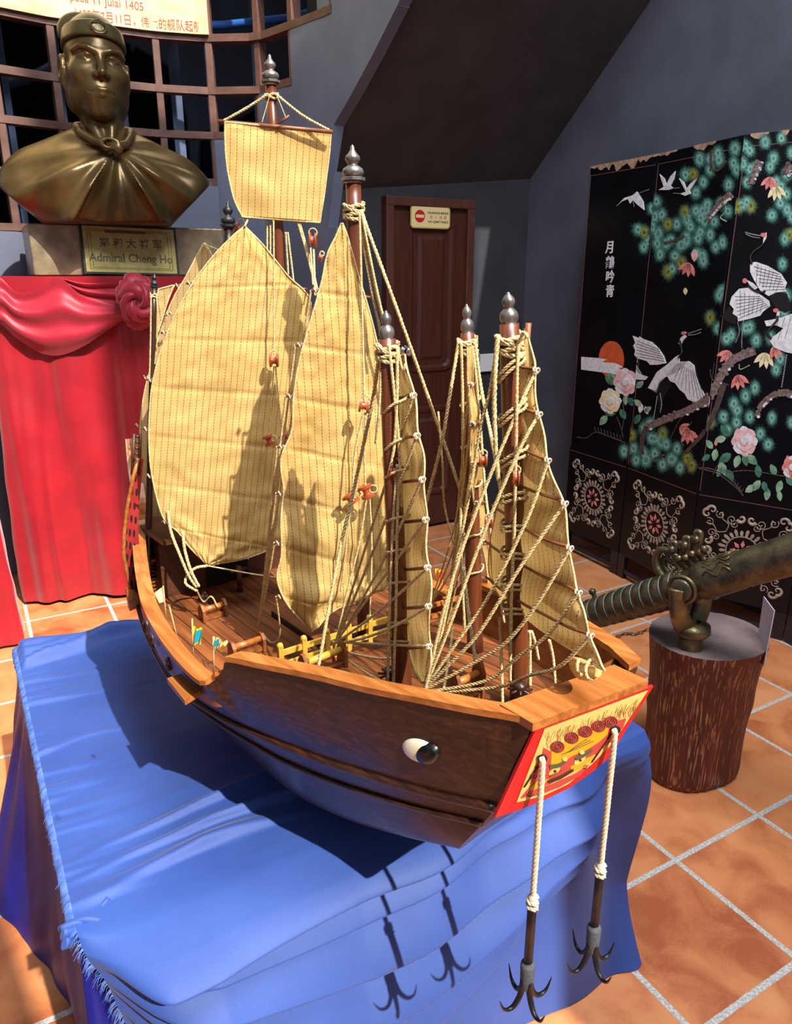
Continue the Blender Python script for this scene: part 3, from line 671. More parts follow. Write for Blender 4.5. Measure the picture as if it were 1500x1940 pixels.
# characters, chipped edge
a, d, n, l = sframe(0); m = MB()
for ch, y in zip('月鶴吟青', (470, 499, 526, 553)):
    put_text(m, ch, .064, onP(1155, y, a+n*.001, n), d, UP, 0, bold=.0012, ext=.0012)
m.build('lettering', M_shell, PAN[0])
for i, spans in ((0, ((0, 1.0),)), (1, ((.0, .25), (.45, .7))), (2, ((.05, .2), (.3, .36))), (3, ((.1, .2),))):
    a, d, n, l = sframe(i); m = MB()
    for s0, s1 in spans:
        k = max(4, int((s1-s0)*26)); up = [a+d*l*(s0+(s1-s0)*j/k)+UP*(HT+.0015) for j in range(k+1)]
        lo = [a+d*l*(s0+(s1-s0)*j/k)+UP*(HT-.006-rng.random()*(.05 if i == 0 else .022)*math.sin(math.pi*j/k)) for j in range(k, -1, -1)]
        m.prism([p+n*.0003 for p in up+lo], n*.0006)
    m.build('chipped_edge', M_chip, PAN[i])
# ================================================================ log and swivel cannon
def bark_mat():
    m = mat('log_bark', '3d1512', '6a2a20', 14, 6, stretch=(1, 1, .12), rough=.5, bump=1.0, ramp=(.3, .7)); nt = m.node_tree; L = nt.links; b = nt.nodes['Principled BSDF']
    tc = nd(nt, 'ShaderNodeTexCoord'); mp = nd(nt, 'ShaderNodeMapping'); mp.inputs['Scale'].default_value = (120, 120, 8); L.new(tc.outputs['Object'], mp.inputs[0])
    nz = nd(nt, 'ShaderNodeTexNoise'); nz.inputs['Scale'].default_value = 1.4; nz.inputs['Detail'].default_value = 5; L.new(mp.outputs[0], nz.inputs[0])
    r = nd(nt, 'ShaderNodeValToRGB'); r.color_ramp.elements[0].position = .55; r.color_ramp.elements[1].position = .64; r.color_ramp.elements[0].color = (0, 0, 0, 1); L.new(nz.outputs[0], r.inputs[0])
    mx = nd(nt, 'ShaderNodeMix', data_type='RGBA'); src = b.inputs['Base Color'].links[0].from_socket; L.new(r.outputs[0], mx.inputs[0]); L.new(src, mx.inputs[6]); mx.inputs[7].default_value = lin('a5714a'); L.new(mx.outputs[2], b.inputs['Base Color'])
    return m
M_logtop = mat('log_cut', '8c7876', '6a5856', 9, 6, rough=.6, bump=.3)
LC = Vector((.965, 2.055, 0)); LH = .485
m = MB(); rows = []; nseg = 96
def lrad(an, z): 
    k = z/LH; base = .150+.022*k-.012*math.sin(math.pi*k)+.006*math.exp(-((k-.55)/.1)**2)
    lob = .010*math.sin(2*an+.8)+.006*math.sin(3*an+2)+.0035*mnoise.noise(Vector((math.cos(an)*9, math.sin(an)*9, z*2)))+.0022*mnoise.noise(Vector((math.cos(an)*30, math.sin(an)*30, z*4)))
    if k < .06: base -= .012*(1-k/.06)
    return base+lob
zs_ = [0]+[LH*k/40 for k in range(1, 41)]
for z in zs_: rows.append([LC+Vector((math.cos(2*math.pi*j/nseg)*lrad(2*math.pi*j/nseg, z), math.sin(2*math.pi*j/nseg)*lrad(2*math.pi*j/nseg, z), z+ (.006*math.sin(4*math.pi*j/nseg) if z == LH else 0))) for j in range(nseg)])
m.grid(rows, closed_u=True); lg = m.build('log_stand', bark_mat(), None, loc=LC)
tag(lg, 'reddish brown tree log stump carrying the bronze swivel cannon', 'log')
m = MB(); rr = [[LC+(p-LC-UP*LH)*f+UP*(LH+.002*(1-f)) for p in rows[-1]] for f in (1, .97, .6, .2, .01)]
m.grid(rr, closed_u=True); m.build('cut_face', M_logtop, lg)
M_brz = mat('cannon_bronze', '4e4a3a', '716850', 26, 6, rough=.42, metal=.75, bump=.25, bscale=120, rvar=.12)
M_brzl = mat('cannon_bronze_worn', '8a7a54', '5a5644', 22, 6, rough=.4, metal=.75, bump=.3, bscale=90)
M_verd = mat('cannon_verdigris', '7d8f83', '5c6a60', 40, rough=.6, metal=.3)
ca, cb_ = onY(1090, 1173, 2.26), onY(1520, 1044, 1.76); CAX = (cb_-ca).normalized(); CL = (cb_-ca).length
def cpt(x, y=None): # axis point below pixel column x
    lo, hi = 0., 1.4
    for _ in range(40):
        mid = (lo+hi)/2; p = ca+CAX*CL*mid; dz = EYE-p.z; px = 750+FPX*p.x/(p.y*cT+dz*sT)
        if px < x: lo = mid
        else: hi = mid
    return CL*lo
CP = (Vector((0, 0, 1)).cross(CAX)).normalized(); CP = CP if CP.y < 0 else -CP; CU = CAX.cross(CP); CU = CU if CU.z > 0 else -CU
cn = empty('swivel_cannon', LC+UP*LH, label='old bronze swivel cannon with ringed barrel on the log', cat='cannon')
prof = [(.001, -.1), (.02, -.1), (.03, -.09), (.045, -.08)]; s0, s1 = cpt(1100), cpt(1288); nr = 11
vp = MB()
for k in range(nr):
    u0 = s0+(s1-s0)*k/nr; dl = (s1-s0)/nr; rb = .0455+.007*k/nr
    for q in (.0, .12, .3, .5, .7, .88): prof.append((rb+.0045*math.sin(math.pi*(q*1.0)), u0+dl*q))
    vp.tube([ca+CAX*(u0+dl*.985)+(CP*math.cos(t)+CU*math.sin(t))*(rb+.0012) for t in np.linspace(0, 2*math.pi, 37)], .0022, 5, cap=False)
s2, s3 = cpt(1345), cpt(1520)
prof += [(.053, s1), (.050, s1+.015), (.050, s2-.035), (.054, s2-.028), (.058, s2-.02), (.0565, s2-.012), (.060, s2-.004), (.056, s2+.006), (.054, s2+.09), (.052, s2+.1), (.056, s3+.1), (.058, s3+.55), (.064, s3+.56), (.064, s3+.60), (.03, s3+.60), (.03, s3+.4), (.001, s3+.4)]
m = MB(); m.lathe([(r, z) for r, z in prof], ca, CAX, 40); m.build('barrel', M_brz, cn)
vp.build('ring_band', M_verd, cn)
# raised relief and crest of curled handles
m = MB(); s_ = s2+.005
for k in range(7):
    an = .35+k*.32
    pts = [ca+CAX*(s_+.01+.085*q/8)+(CP*math.cos(an+.18*math.sin(q*1.3+k))+CU*math.sin(an+.18*math.sin(q*1.3+k)))*(.0555) for q in range(9)]
    m.tube(pts, .003, 5)
    c = ca+CAX*(s1+.03)+(CP*math.cos(an)+CU*math.sin(an))*.051; m.tube(spiral(c, CAX, CP*-math.sin(an)+CU*math.cos(an), .014, 1.3, k), .0028, 5)
m.build('scroll_relief', M_brzl, cn)
m = MB(); top = lambda s, h, o=0: ca+CAX*s+CU*(.045+h)+CP*o
sa = cpt(1268); L_ = cpt(1372)-sa
m.tube(spline([top(sa, -.005), top(sa-.006, .03), top(sa+.004, .062), top(sa+.03, .078), top(sa+.055, .066), top(sa+.075, .04), top(sa+.1, .03)], 5), [.013]*6+[.011]*25, 10)
m.tube(spline([top(sa+.02, 0, -.01), top(sa+.012, .03, -.01), top(sa+.025, .05, -.01), top(sa+.04, .03, -.012)], 5), .008, 8)
for j, (ds, h) in enumerate(((.07, .085), (.092, .075), (.115, .085), (.138, .078), (.155, .09))):
    c = top(sa+ds, h*.8, (-1)**j*.008); m.tube(spline([top(sa+ds-.005, .0), top(sa+ds-.012, h*.4), top(sa+ds+.004, h*.7), top(sa+ds+.016, h*.95), top(sa+ds+.004, h*1.02), top(sa+ds, h*.85)], 5), .0085, 8); m.sphere(c, .012, 10)
    m.sphere(top(sa+ds+.012, h*.45, .012), .011, 10)
m.build('crest_handle', M_brzl, cn)
m = MB(); m.lathe([(.009, 0), (.007, .014), (.012, .02), (.012, .03), (.001, .036)], top(cpt(1138), -.0), CU, 12); m.lathe([(.014, 0), (.012, .012), (.001, .02)], top(cpt(1108), -.002), CU, 12)
m.build('breech_stud', M_brz, cn)
cc = ca+CAX*cpt(1313)
for sg in (1, -1):
    m = MB(); m.lathe([(.033, .03), (.033, .072), (.029, .077), (.001, .077)], cc, CP*sg, 28); m.build('trunnion', M_brz, cn)
base = LC+UP*LH+Vector((cc.x-LC.x, cc.y-LC.y, 0)); base.x += .015
m = MB()
for sg in (1, -1):
    pts = spline([cc+CP*sg*.064, cc+CP*sg*.070-UP*.045, cc+CP*sg*.062-UP*.09+Vector((.006, 0, 0)), cc.lerp(base, .62)+CP*sg*.03, cc.lerp(base, .68)], 6)
    m.tube(pts, [.040, .038, .036, .034, .031]+[.028]*(len(pts)-5), 12, flat=.42)
    m.lathe([(.040, .055), (.044, .058), (.044, .068), (.036, .070), (.034, .066)], cc, CP*sg, 28)
zb = cc.lerp(base, .62)
hh = zb.z-LH
m.lathe([(.02, hh+.01), (.05, hh), (.053, hh-.02), (.045, hh-.03), (.034, hh-.034), (.032, .012), (.036, .004), (.036, -.004)], base, UP, 28)
m.build('yoke', M_brzl, cn)
# label card beside the log
M_card = mat('label_card_paper', 'c9c3d6', rough=.6)
m = MB(); q = [onY(1447, 1132, 2.0), onY(1466, 1158, 2.0), onY(1447, 1262, 1.99), onY(1436, 1240, 1.99)]
q = [onY(1446, 1130, 2.06), onY(1466, 1157, 1.95), onY(1446, 1262, 1.95), onY(1431, 1236, 2.06)]
nn = (q[1]-q[0]).cross(q[3]-q[0]).normalized(); m.prism(q, nn*.003); o = m.build('label_card', M_card); tag(o, 'blank pale lilac card leaning against the right side of the log', 'card')
# chain piece on the floor
M_iron = mat('old_iron', '5b4f49', '8d8079', 60, rough=.6, metal=.4)
m = MB(); pts = [onZ(1150+78*k/11, 1208-14*k/11+2*math.sin(k), .009) for k in range(12)]
for k, p in enumerate(pts):
    t = (pts[min(k+1, 11)]-pts[max(0, k-1)]).normalized(); u2 = t.cross(UP) if k % 2 else UP
    if k % 2 == 0: u2 = (UP+t.cross(UP)*.6).normalized()
    m.tube([p+t*.013*math.cos(x)+u2*.008*math.sin(x) for x in np.linspace(0, 2*math.pi, 13)], .0026, 6, cap=False)
o = m.build('iron_chain', M_iron); tag(o, 'short rusty chain lying on the floor tiles left of the log', 'chain')
# ================================================================ red draped pedestals
M_redc = mat('red_satin', '93081a', 'a50c1f', 6, 3, rough=.42, sheen=.3, bump=.08, bscale=220)
M_reds = mat('crimson_swag', '9c0a26', 'ac1030', 6, 3, rough=.5, sheen=.3)
M_pinkclip = mat('pink_clip', 'e04a90', rough=.4)
def drape_box(fl, fr, depth, z1, amp, seed, flare=.03, nf=9, hem=.0):
    fl = Vector(fl); fr = Vector(fr); X = (fr-fl).normalized(); N = Vector((-X.y, X.x, 0)); per = [fl+N*depth, fl, fr, fr+N*depth]
    pts = []; L_ = 0; seg = []
    for a, c in zip(per, per[1:]):
        k = max(8, int((c-a).length/.012))
        for i in range(k): seg.append((a.lerp(c, i/k), L_+(c-a).length*i/k))
        L_ += (c-a).length
    seg.append((per[-1], L_)); ctr = (per[0]+per[2])/2; rows = []
    P = [s[0] for s in seg]; n = len(P)
    for j in range(61):
        f = j/60; z = z1-(z1-hem)*f; row = []
        for i in range(n):
            t = (P[min(i+3, n-1)]-P[max(i-3, 0)]).normalized(); nn = Vector((t.y, -t.x, 0))
            if nn.dot(P[i]-ctr) < 0: nn = -nn
            u = seg[i][1]
            w_ = sum(mnoise.noise(Vector((u*fq, seed+q*7.3, f*1.1)))*am for q, (fq, am) in enumerate(((4.5, 1.0), (9.5, .75), (19, .35))))
            o = amp*w_*min(1, f*2.2)+flare*f*f+.006*mnoise.noise(Vector((u*5+f*3, f*9, seed)))
            row.append(P[i]+nn*(o+.004)+UP*(z+.012*mnoise.noise(Vector((u*3, seed, 0)))*(f > .95)))
        rows.append(row)
    m = MB(); m.grid(rows); top = [p.copy() for p in rows[0]]
    c = sum(top, Vector())/len(top); m.add(top+[c], [(i, i+1, n) for i in range(n-1)]+[(n-1, 0, n)], 0, False)
    return m
PF0, PF1 = Vector((-1.80, 3.33, 0)), Vector((-.90, 3.46, 0)); PZ = 1.545
pd = drape_box(PF0, PF1, .70, PZ, .085, 3.1, flare=.0, hem=.02).build('pedestal_cloth', M_redc)
tag(pd, 'red satin cloth draped over the tall pedestal below the bronze bust', 'cloth')
PX = (PF1-PF0).normalized(); PN = Vector((PX.y, -PX.x, 0))
def onPed(x, y, off=.03): return onP(x, y, PF0+PN*off, PN)
def loft(T, B, nu, nv, off):
    T = resample(spline(V2(T), 8), nu); B = resample(spline(V2(B), 8), nu); rows = []
    for j in range(nv+1):
        f = j/nv; rows.append([onPed(*(T[i].lerp(B[i], f))[:2], off(i/(nu-1), f)) for i in range(nu)])
    return rows
m = MB()
m.grid(loft([(-60, 560), (-8, 524), (30, 552), (70, 548), (112, 526), (150, 556), (200, 572), (250, 578)], [(-60, 620), (-5, 612), (30, 640), (75, 668), (115, 673), (160, 655), (205, 625), (250, 596)], 70, 24,
    lambda u, f: .045+.03*math.sin(math.pi*f)+.013*math.sin(f*15+2.2*math.sin(u*3))*math.sin(math.pi*min(1, .12+u*.9))))
m.grid(loft([(112, 526), (160, 536), (210, 535), (250, 536)], [(112, 530), (150, 560), (200, 578), (250, 588)], 30, 14, lambda u, f: .04+.012*math.sin(f*13+u*2)))
sg_ = m.build('swag', M_reds, pd, recalc=False)
m = MB(); rc = onPed(266, 572, .09)
rows = []
for i in range(25):
    t = math.pi*i/24; row = []
    for j in range(48):
        p = 2*math.pi*j/48; v = Vector((math.sin(t)*math.cos(p), -math.cos(t), math.sin(t)*math.sin(p)))
        r = 1+.24*math.sin(3*p+5*t)*math.sin(t)+.2*abs(mnoise.noise(v*2.6))+.12*mnoise.noise(v*6)
        row.append(rc+PX*v.x*.082*r+PN*-v.y*.06*r+UP*v.z*.098*r)
    rows.append(row)
m.grid(rows, closed_u=True)
for k in range(5):
    a = k*1.26+.4; pts = [rc+PN*(.058+.012*math.sin(q))+PX*math.cos(a+q*.55)*(.02+.012*q)+UP*math.sin(a+q*.55)*(.024+.013*q) for q in np.linspace(0, 4.6, 16)]
    m.tube(pts, [.010+.008*math.sin(math.pi*i/15) for i in range(16)], 8, flat=1.5)
m.build('rosette_knot', M_reds, pd)
m = MB(); m.tube([onPed(262, 528, .05), onPed(268, 540, .07), onPed(270, 548, .07)], .007, 8); m.build('clip', M_pinkclip, pd)
PG1 = Vector((-1.66, 2.90, 0)); PG0 = PG1-Vector((.84, .54, 0))*.8
o = drape_box(PG0, PG1, .6, 1.0, .02, 8.8, flare=.02, hem=.015).build('pedestal_cloth', M_redc)
tag(o, 'bright red cloth over a low pedestal cut off by the left edge of the photo', 'cloth')
# ================================================================ bust base, plaque
M_bron = mat('bust_bronze', '705a34', '4c3c20', 5, 4, rough=.32, metal=.55, rvar=.08)
M_bronh = mat('bust_bronze_dark', '574a2c', '6c5c38', 6, 4, rough=.34, metal=.5)
M_block = mat('hammered_block', 'a8977a', '85765a', 16, 5, rough=.34, metal=.45, bump=.5, bscale=22)
BY = math.radians(19); BX = Vector((math.cos(BY), math.sin(BY), 0)); BN = Vector((math.sin(BY), -math.cos(BY), 0))
f0 = onY(58, 470, 3.40); bw = .86; BH = .215
BX0, BN0 = BX, BN; PYW = math.radians(29); BX = Vector((math.cos(PYW), math.sin(PYW), 0)); BN = Vector((math.sin(PYW), -math.cos(PYW), 0))
bc = Vector((f0.x, 3.40, PZ))+BX*bw/2-BN*.2
m = MB(); m.box(bc+UP*(BH/2+.004), (bw, .40, BH), X=BX, bev=.006); bb_ = m.build('plinth', M_block); tag(bb_, 'hammered bronze block carrying the bust of a robed man', 'plinth')
# plaque leaning on the block
M_plq = mat('plaque_gold', 'b9ad68', 'a89a55', 30, rough=.35, metal=.25); M_plf = mat('plaque_black_frame', '17171b', rough=.4); M_eng = mat('plaque_engraving', '574e2c', rough=.5); M_eng2 = mat('plaque_letter', '5f5738', rough=.5)
pp = bc+BN*.24+UP*.004
def onQ(x, y): return onP(x, y, pp, (BN+UP*.14).normalized())
q = [onQ(147, 420), onQ(330, 429), onQ(341, 521), onQ(160, 516)]
qc = sum(q, Vector())/4; qX = ((q[1]-q[0])+(q[2]-q[3])).normalized(); qn = (BN+UP*.14).normalized(); qY = qn.cross(qX); qw = ((q[1]-q[0]).length+(q[2]-q[3]).length)/2; qh = ((q[0]-q[3]).length+(q[1]-q[2]).length)/2
qc = qc+UP*(PZ+.004-(qc-qY*qh/2).z)
m = MB(); m.box(qc, (qw, qh, .014), X=qX, Z=qn, bev=.002)
pq = m.build('plaque', M_plf); tag(pq, 'black framed gold name plaque leaning against the bust base', 'plaque')
m = MB(); m.box(qc+qn*.0075, (qw-.022, qh-.02, .003), X=qX, Z=qn); m.build('plate', M_plq, pq)
m = MB()
for k in (.80, .86):
    w2, h2 = qw*k/2, qh*(k-.08)/2
    for a, c in (((-w2, -h2), (w2, -h2)), ((w2, -h2), (w2, h2)), ((w2, h2), (-w2, h2)), ((-w2, h2), (-w2, -h2))): m.tube([qc+qn*.0094+qX*a[0]+qY*a[1], qc+qn*.0094+qX*c[0]+qY*c[1]], .0009, 4)
m.box(qc+qn*.0092+qY*qh*.36-qX*qw*.04, (qw*.42, .012, .001), X=qX, Z=qn); m.build('engraved_border', M_eng, pq)
m = MB(); put_text(m, '郑 和 大 将 军', qh*.21, qc+qn*.0092+qY*qh*.12+qX*.004, qX, qY, bold=.0008); put_text(m, 'Admiral Cheng Ho', qh*.24, qc+qn*.0092-qY*qh*.17, qX, qY, sx=.92, bold=.0008); m.build('lettering', M_eng2, pq)
BX, BN = BX0, BN0
# ================================================================ bust
HC = Vector((onY(178, 110, 3.36).x, 3.36, onY(178, 108, 3.36).z)) - BN*.14
bT = Matrix.Translation(HC) @ Matrix.Rotation(BY, 4, 'Z')
hy = math.radians(10)
ROLL = math.radians(3)
def headspace(p):
    q = p.copy(); c, s = math.cos(hy), math.sin(hy)
    x = c*p[..., 0]+s*p[..., 1]; y = -s*p[..., 0]+c*p[..., 1]; z = p[..., 2]
    c, s = math.cos(ROLL), math.sin(ROLL); q[..., 0] = c*x-s*z; q[..., 2] = s*x+c*z; q[..., 1] = y; return q
def chain(p, pts, r, rb=None):
    d = None; n = len(pts)-1
    for i in range(n):
        ra = r if rb is None else r+(rb-r)*i/n; rc_ = r if rb is None else r+(rb-r)*(i+1)/n
        e = cap(p, pts[i], pts[i+1], ra, rc_); d = e if d is None else np.minimum(d, e)
    return d
def f_head(P):
    p = headspace(P)
    d = smin(ell(p, (0, .015, .03), (.118, .150, .143)), ell(p, (0, -.018, -.095), (.112, .116, .122)), .05)
    d = smin(d, ell(p, (0, -.088, -.184), (.050, .038, .034)), .04)
    d = smin(d, ell(p, (0, -.100, -.122), (.058, .038, .040)), .03)
    for s in (1, -1):
        d = smin(d, ell(p, (s*.072, -.078, -.050), (.044, .038, .036)), .04)
        d = smin(d, ell(p, (s*.092, .0, -.13), (.026, .05, .055)), .05)
        d = smax(d, -ell(p, (s*.053, -.150, .001), (.036, .040, .017)), .018)
        d = smin(d, chain(p, [(s*.016, -.130, .022), (s*.045, -.129, .034), (s*.075, -.115, .036), (s*.100, -.088, .020)], .0085), .014)
        d = smin(d, ell(p, (s*.053, -.091, .0), (.033, .030, .022)), .004)
        d = smin(d, chain(p, [(s*.023, -.117, -.004), (s*.036, -.122, .009), (s*.054, -.121, .0125), (s*.072, -.110, .008), (s*.088, -.092, -.002)], .0042), .003)
        d = smin(d, chain(p, [(s*.024, -.116, -.006), (s*.050, -.117, -.0135), (s*.086, -.093, -.004)], .0032), .003)
        d = smax(d, -ell(p, (s*.055, -.123, .0), (.007, .007, .007)), .002)
    d = smin(d, chain(p, [(0, -.124, .022), (0, -.140, -.02), (0, -.160, -.056)], .0115, .0165), .018)
    for s in (1, -1):
        d = smin(d, ell(p, (s*.021, -.143, -.064), (.013, .017, .0115)), .008); d = smax(d, -ell(p, (s*.010, -.158, -.0755), (.006, .008, .0045)), .003)
    d = smin(d, chain(p, [(-.046, -.117, -.1225), (-.016, -.141, -.1125), (0, -.140, -.1155), (.016, -.141, -.1125), (.046, -.117, -.1225)], .0065), .006)
    d = smin(d, chain(p, [(-.036, -.121, -.1305), (0, -.138, -.1345), (.036, -.121, -.1305)], .0088), .006)
    d = smax(d, -chain(p, [(-.049, -.122, -.1235), (-.017, -.151, -.1222), (0, -.153, -.1245), (.017, -.151, -.1222), (.049, -.122, -.1235)], .0028), .003)
    d = smax(d, -ell(p, (0, -.150, -.150), (.026, .014, .006)), .01)
    for s in (1, -1):
        e = smax(ell(p, (s*.128, .028, -.030), (.019, .036, .060)), -ell(p, (s*.146, .018, -.024), (.014, .020, .040)), .008); d = smin(d, e, .008)
        d = smin(d, ell(p, (s*.122, .016, -.082), (.012, .014, .020)), .008)
    n_ = smin(cap(P, (.005, .028, -.12), (0, .045, -.38), .085, .094), cap(P, (.05, -.02, -.17), (.03, -.075, -.31), .02, .016), .03)
    n_ = smin(n_, cap(P, (-.07, .0, -.15), (-.005, -.08, -.32), .02, .016), .04)
    return smin(d, n_, .022)
KN = np.array((.045, -.165, -.325))
BZ = PZ+BH+.004-HC.z
print('BZ', BZ)
def f_body(P):
    d = smin(cap(P, (-.285, .05, -.455), (.285, .05, -.455), .118), ell(P, (0, .02, -.50), (.33, .185, .24)), .09)
    for s in (1, -1):
        d = smin(d, cap(P, (s*.03, .05, -.275), (s*.29, .055, -.415), .075, .09), .06)
        d = smin(d, ell(P, (s*.355, .03, -.47), (.085, .11, .085)), .05)
        d = smin(d, cap(P, (s*.12, -.075, -.48), (s*.15, -.06, -.56), .075), .08)
    q = P-KN; rr = np.sqrt(q[..., 0]**2+q[..., 2]**2); an = np.arctan2(q[..., 0], -q[..., 2])
    front = np.clip(-P[..., 1]*9+.3, 0, 1)
    fold = .011*np.sin(an*6.5+.6+2.0*rr)+.008*np.sin(an*13+1.5+3*rr)
    ridge = 0
    for a0, h in ((-.62, .034), (.52, .036), (-1.12, .020), (1.0, .022), (1.35, .010), (-1.42, .010), (.05, .006)):
        wd_ = .020+.022*rr; ridge = ridge+h*np.exp(-((an-a0)*np.maximum(rr, .05)/wd_)**2)
    inner = np.where((an > -.58) & (an < .48), -.010, 0)
    ramp = np.clip(rr*5, 0, 1)
    d = d-(fold*.8+ridge+inner)*ramp*front
    d = smin(d, chain(P, [(-.10, .02, -.235), (-.085, -.06, -.265), (-.03, -.13, -.305), tuple(KN)], .018), .012)
    d = smin(d, chain(P, [(.11, .02, -.245), (.105, -.06, -.275), (.085, -.12, -.31), tuple(KN)], .018), .012)
    d = smin(d, chain(P, [(-.10, .02, -.235), (0, .12, -.215), (.11, .02, -.245)], .02), .02)
    kn = P-KN-np.array((-.02, -.012, .008)); d = smin(d, np.sqrt((np.sqrt((kn[..., 0]/1.3)**2+(kn[..., 2]*1.5)**2)-.026)**2+kn[..., 1]**2)-.0095, .006)
    d = smin(d, ell(P, tuple(KN+np.array((.012, -.012, -.012))), (.018, .014, .02)), .008)
    # lower edge: corners at the shoulders, flat foot in the middle
    ax = np.abs(P[..., 0]+.02); edge = np.where(ax < .27, BZ, BZ+(ax-.27)*.95)
    d = smax(d, (edge-P[..., 2])*.75, .012)
    d = smax(d, ell(P, (0, .10, -.30), (.075, .07, .10))*-1, .01)
    return d
def f_bust(P): return smin(f_head(P), f_body(P), .008)
mb_ = net_mb(f_bust, (-.48, -.26, -.66), (.48, .24, .24), .0056, bT)
bust = mb_.build('bust', M_bron, None, loc=tuple(bT @ Vector((0, 0, BZ)))); tag(bust, 'bronze bust of a man in a cap and cape above the red pedestal', 'bust')
def f_hat(P):
    p = headspace(P); t = p[..., 2]-.062+(p[..., 1])*.12
    band = smax(ell(p, (0, .015, .04), (.129, .160, .20)), np.maximum(-t, t-.066), .008)
    crown = smax(ell(p, (0, .018, .045), (.120, .150, .150)), -(t-.03), .008)
    d = smin(band, crown, .006)
    back = smax(ell(p, (-.025, .135, .14), (.10, .05, .085)), -(p[..., 2]-.03), .01); d = smin(d, back, .012)
    b_ = p-np.array((.0, -.139, .110)); d = smin(d, np.sqrt((np.sqrt(b_[..., 0]**2+(b_[..., 2]*1.3)**2)-.030)**2+b_[..., 1]**2*.6)-.0045, .004)
    groove = np.abs(t-.064)-.003; d = smax(d, -np.maximum(groove, -(ell(p, (0, .015, .04), (.122, .153, .194)))), .003)
    return d
net_mb(f_hat, (-.17, -.2, -.02), (.17, .22, .29), .005, bT).build('cap', M_bronh, bust)
# ================================================================ banner on the lattice
M_ban = mat('banner_print', 'ead9a0', 'dcc482', 6, 5, stretch=(1, 1, 8), rough=.45); M_red2 = mat('banner_red', 'c02a28', rough=.5)
def lp(t, z, off): return plat(t, z, off)[0]
t1 = tau(395, 40); zb_ = zlat(394, 68); m = MB(); rows = []
tt = [(-.80)*(1-k/40)+t1*k/40 for k in range(41)]
rows = [[lp(t, z, o) for t in tt] for z, o in ((zb_, .012), (zb_+.9, .012), (zb_+.9, .024), (zb_, .024))]
m.grid(rows, closed_v=True, smooth=False)
for k in (0, 40): m.add([r[k] for r in rows], [(0, 1, 2, 3)], 0, False)
bn = m.build('banner', M_ban); tag(bn, 'cream banner with red bilingual lettering on the wooden grid window above the bust', 'banner')
m = MB()
def curved_text(txt, x0, x1, y, hpx, bold):
    ta, tb = tau(x0, y), tau(x1, y); pa, pb = lp(ta, 0, 0), lp(tb, 0, 0); L_ = (pb-pa).length; zc = zlat(x1, y)
    hz = abs(zlat((x0+x1)/2, y)-zlat((x0+x1)/2, y+hpx))
    vs, fs = text_mesh(txt, 1, ext=0, bold=0); xs = [v.x for v in vs]; ys = [v.y for v in vs]; w_ = max(xs)-min(xs)
    sc_ = L_/w_; hh = max(ys)-min(ys)
    m.add([lp(ta+(tb-ta)*(v.x-min(xs))/w_, zc-hz+(v.y-min(ys))*min(sc_*1.25, hz/hh*1.0), .0255) for v in vs], fs, 0, False)
curved_text('alam pada 11 Julai 1405', 92, 270, 8, 21, .01)
curved_text('1405年7月11日，伟大的舰队起航', 143, 382, 39, 26, .01)
m.build('lettering', M_red2, bn)
# ================================================================ blue tablecloth on the display table
M_blue = mat('blue_cloth', '26458f', '2f4f9b', 5, 4, rough=.62, sheen=.1, bump=.12, bscale=500)
M_sat = mat('navy_satin', '0c1a78', '152694', 5, 3, rough=.42, spec=.3, bump=.05, bscale=80)
M_thread = mat('blue_threads', '4468bd', '6a8ad2', 60, rough=.8)
TZ = .60
Q1, Q2, Q4 = onZ(146, 1768, TZ), onZ(30, 1226, TZ), onZ(1212, 1376, TZ); Q3 = Q2+Q4-Q1
FX = (Q4-Q1).normalized(); FN = Vector((FX.y, -FX.x, 0)); FL = (Q4-Q1).length
GX = (Q2-Q1).normalized(); GN = Vector((-GX.y, GX.x, 0)); GN = GN if GN.x < 0 else -GN; GL = (Q2-Q1).length
def nz(a, b, c): return mnoise.noise(Vector((a, b, c)))
def ridge(x, w_, h, asym=2.2): return h*math.exp(-(x/(w_ if x < 0 else w_*asym))**2)
def top_h(s, v):   # s, v in metres along the front edge / away from it
    h = .0025*nz(s*4, v*7, 1)+.0015*nz(s*9, v*22, 5)
    el = math.exp(-s/.10)
    h += el*(.006*nz(s*3, v*26, 2)+.004*nz(s*6, v*55, 9))
    k = min(1, s/.25)
    h += ridge(v-(.105+.10*min(s, .6)+.01*math.sin(s*9)), .006, .011*k)+ridge(v-(.155+.15*min(s, .6)), .006, .009*k*(s < .62))
    h += ridge(v-(.045+.05*math.sin(s*5.5)), .010, .012*max(0, 1-abs(s-.22)/.22))
    h += ridge(v-(.50+.03*math.sin(s*14)), .006, .006*max(0, 1-s/.28))+ridge(v-(.72-.1*s), .006, .005*max(0, 1-s/.35))+ridge(v-(.83-.12*s), .006, .005*max(0, 1-s/.4))
    dv = GL-v
    if dv < .2:
        g = max(0, 1-s/.55)*min(1, s/.02+.3)
        h += g*(ridge(dv-(.035+.10*s), .012, .022)+ridge(dv-(.085-.06*s), .010, .02)+ridge(dv-(.13-.25*s), .008, .016)+.006*nz(s*10, v*40, 3))
    return h*1.7
def Bcat(s): return (max(s, 0)**.62)*(max(1-s, 0)**.75)*1.95+.05
def lip(s):     # depth of the first swag below the table edge and how far it stands out
    k = max(0., min(1, s/.10))*max(0, min(1, (.80-s)/.35)); k = k*k*(3-2*k)
    return .022+.024*k, .085*k
def sm(x): x = max(0, min(1, x)); return x*x*(3-2*x)
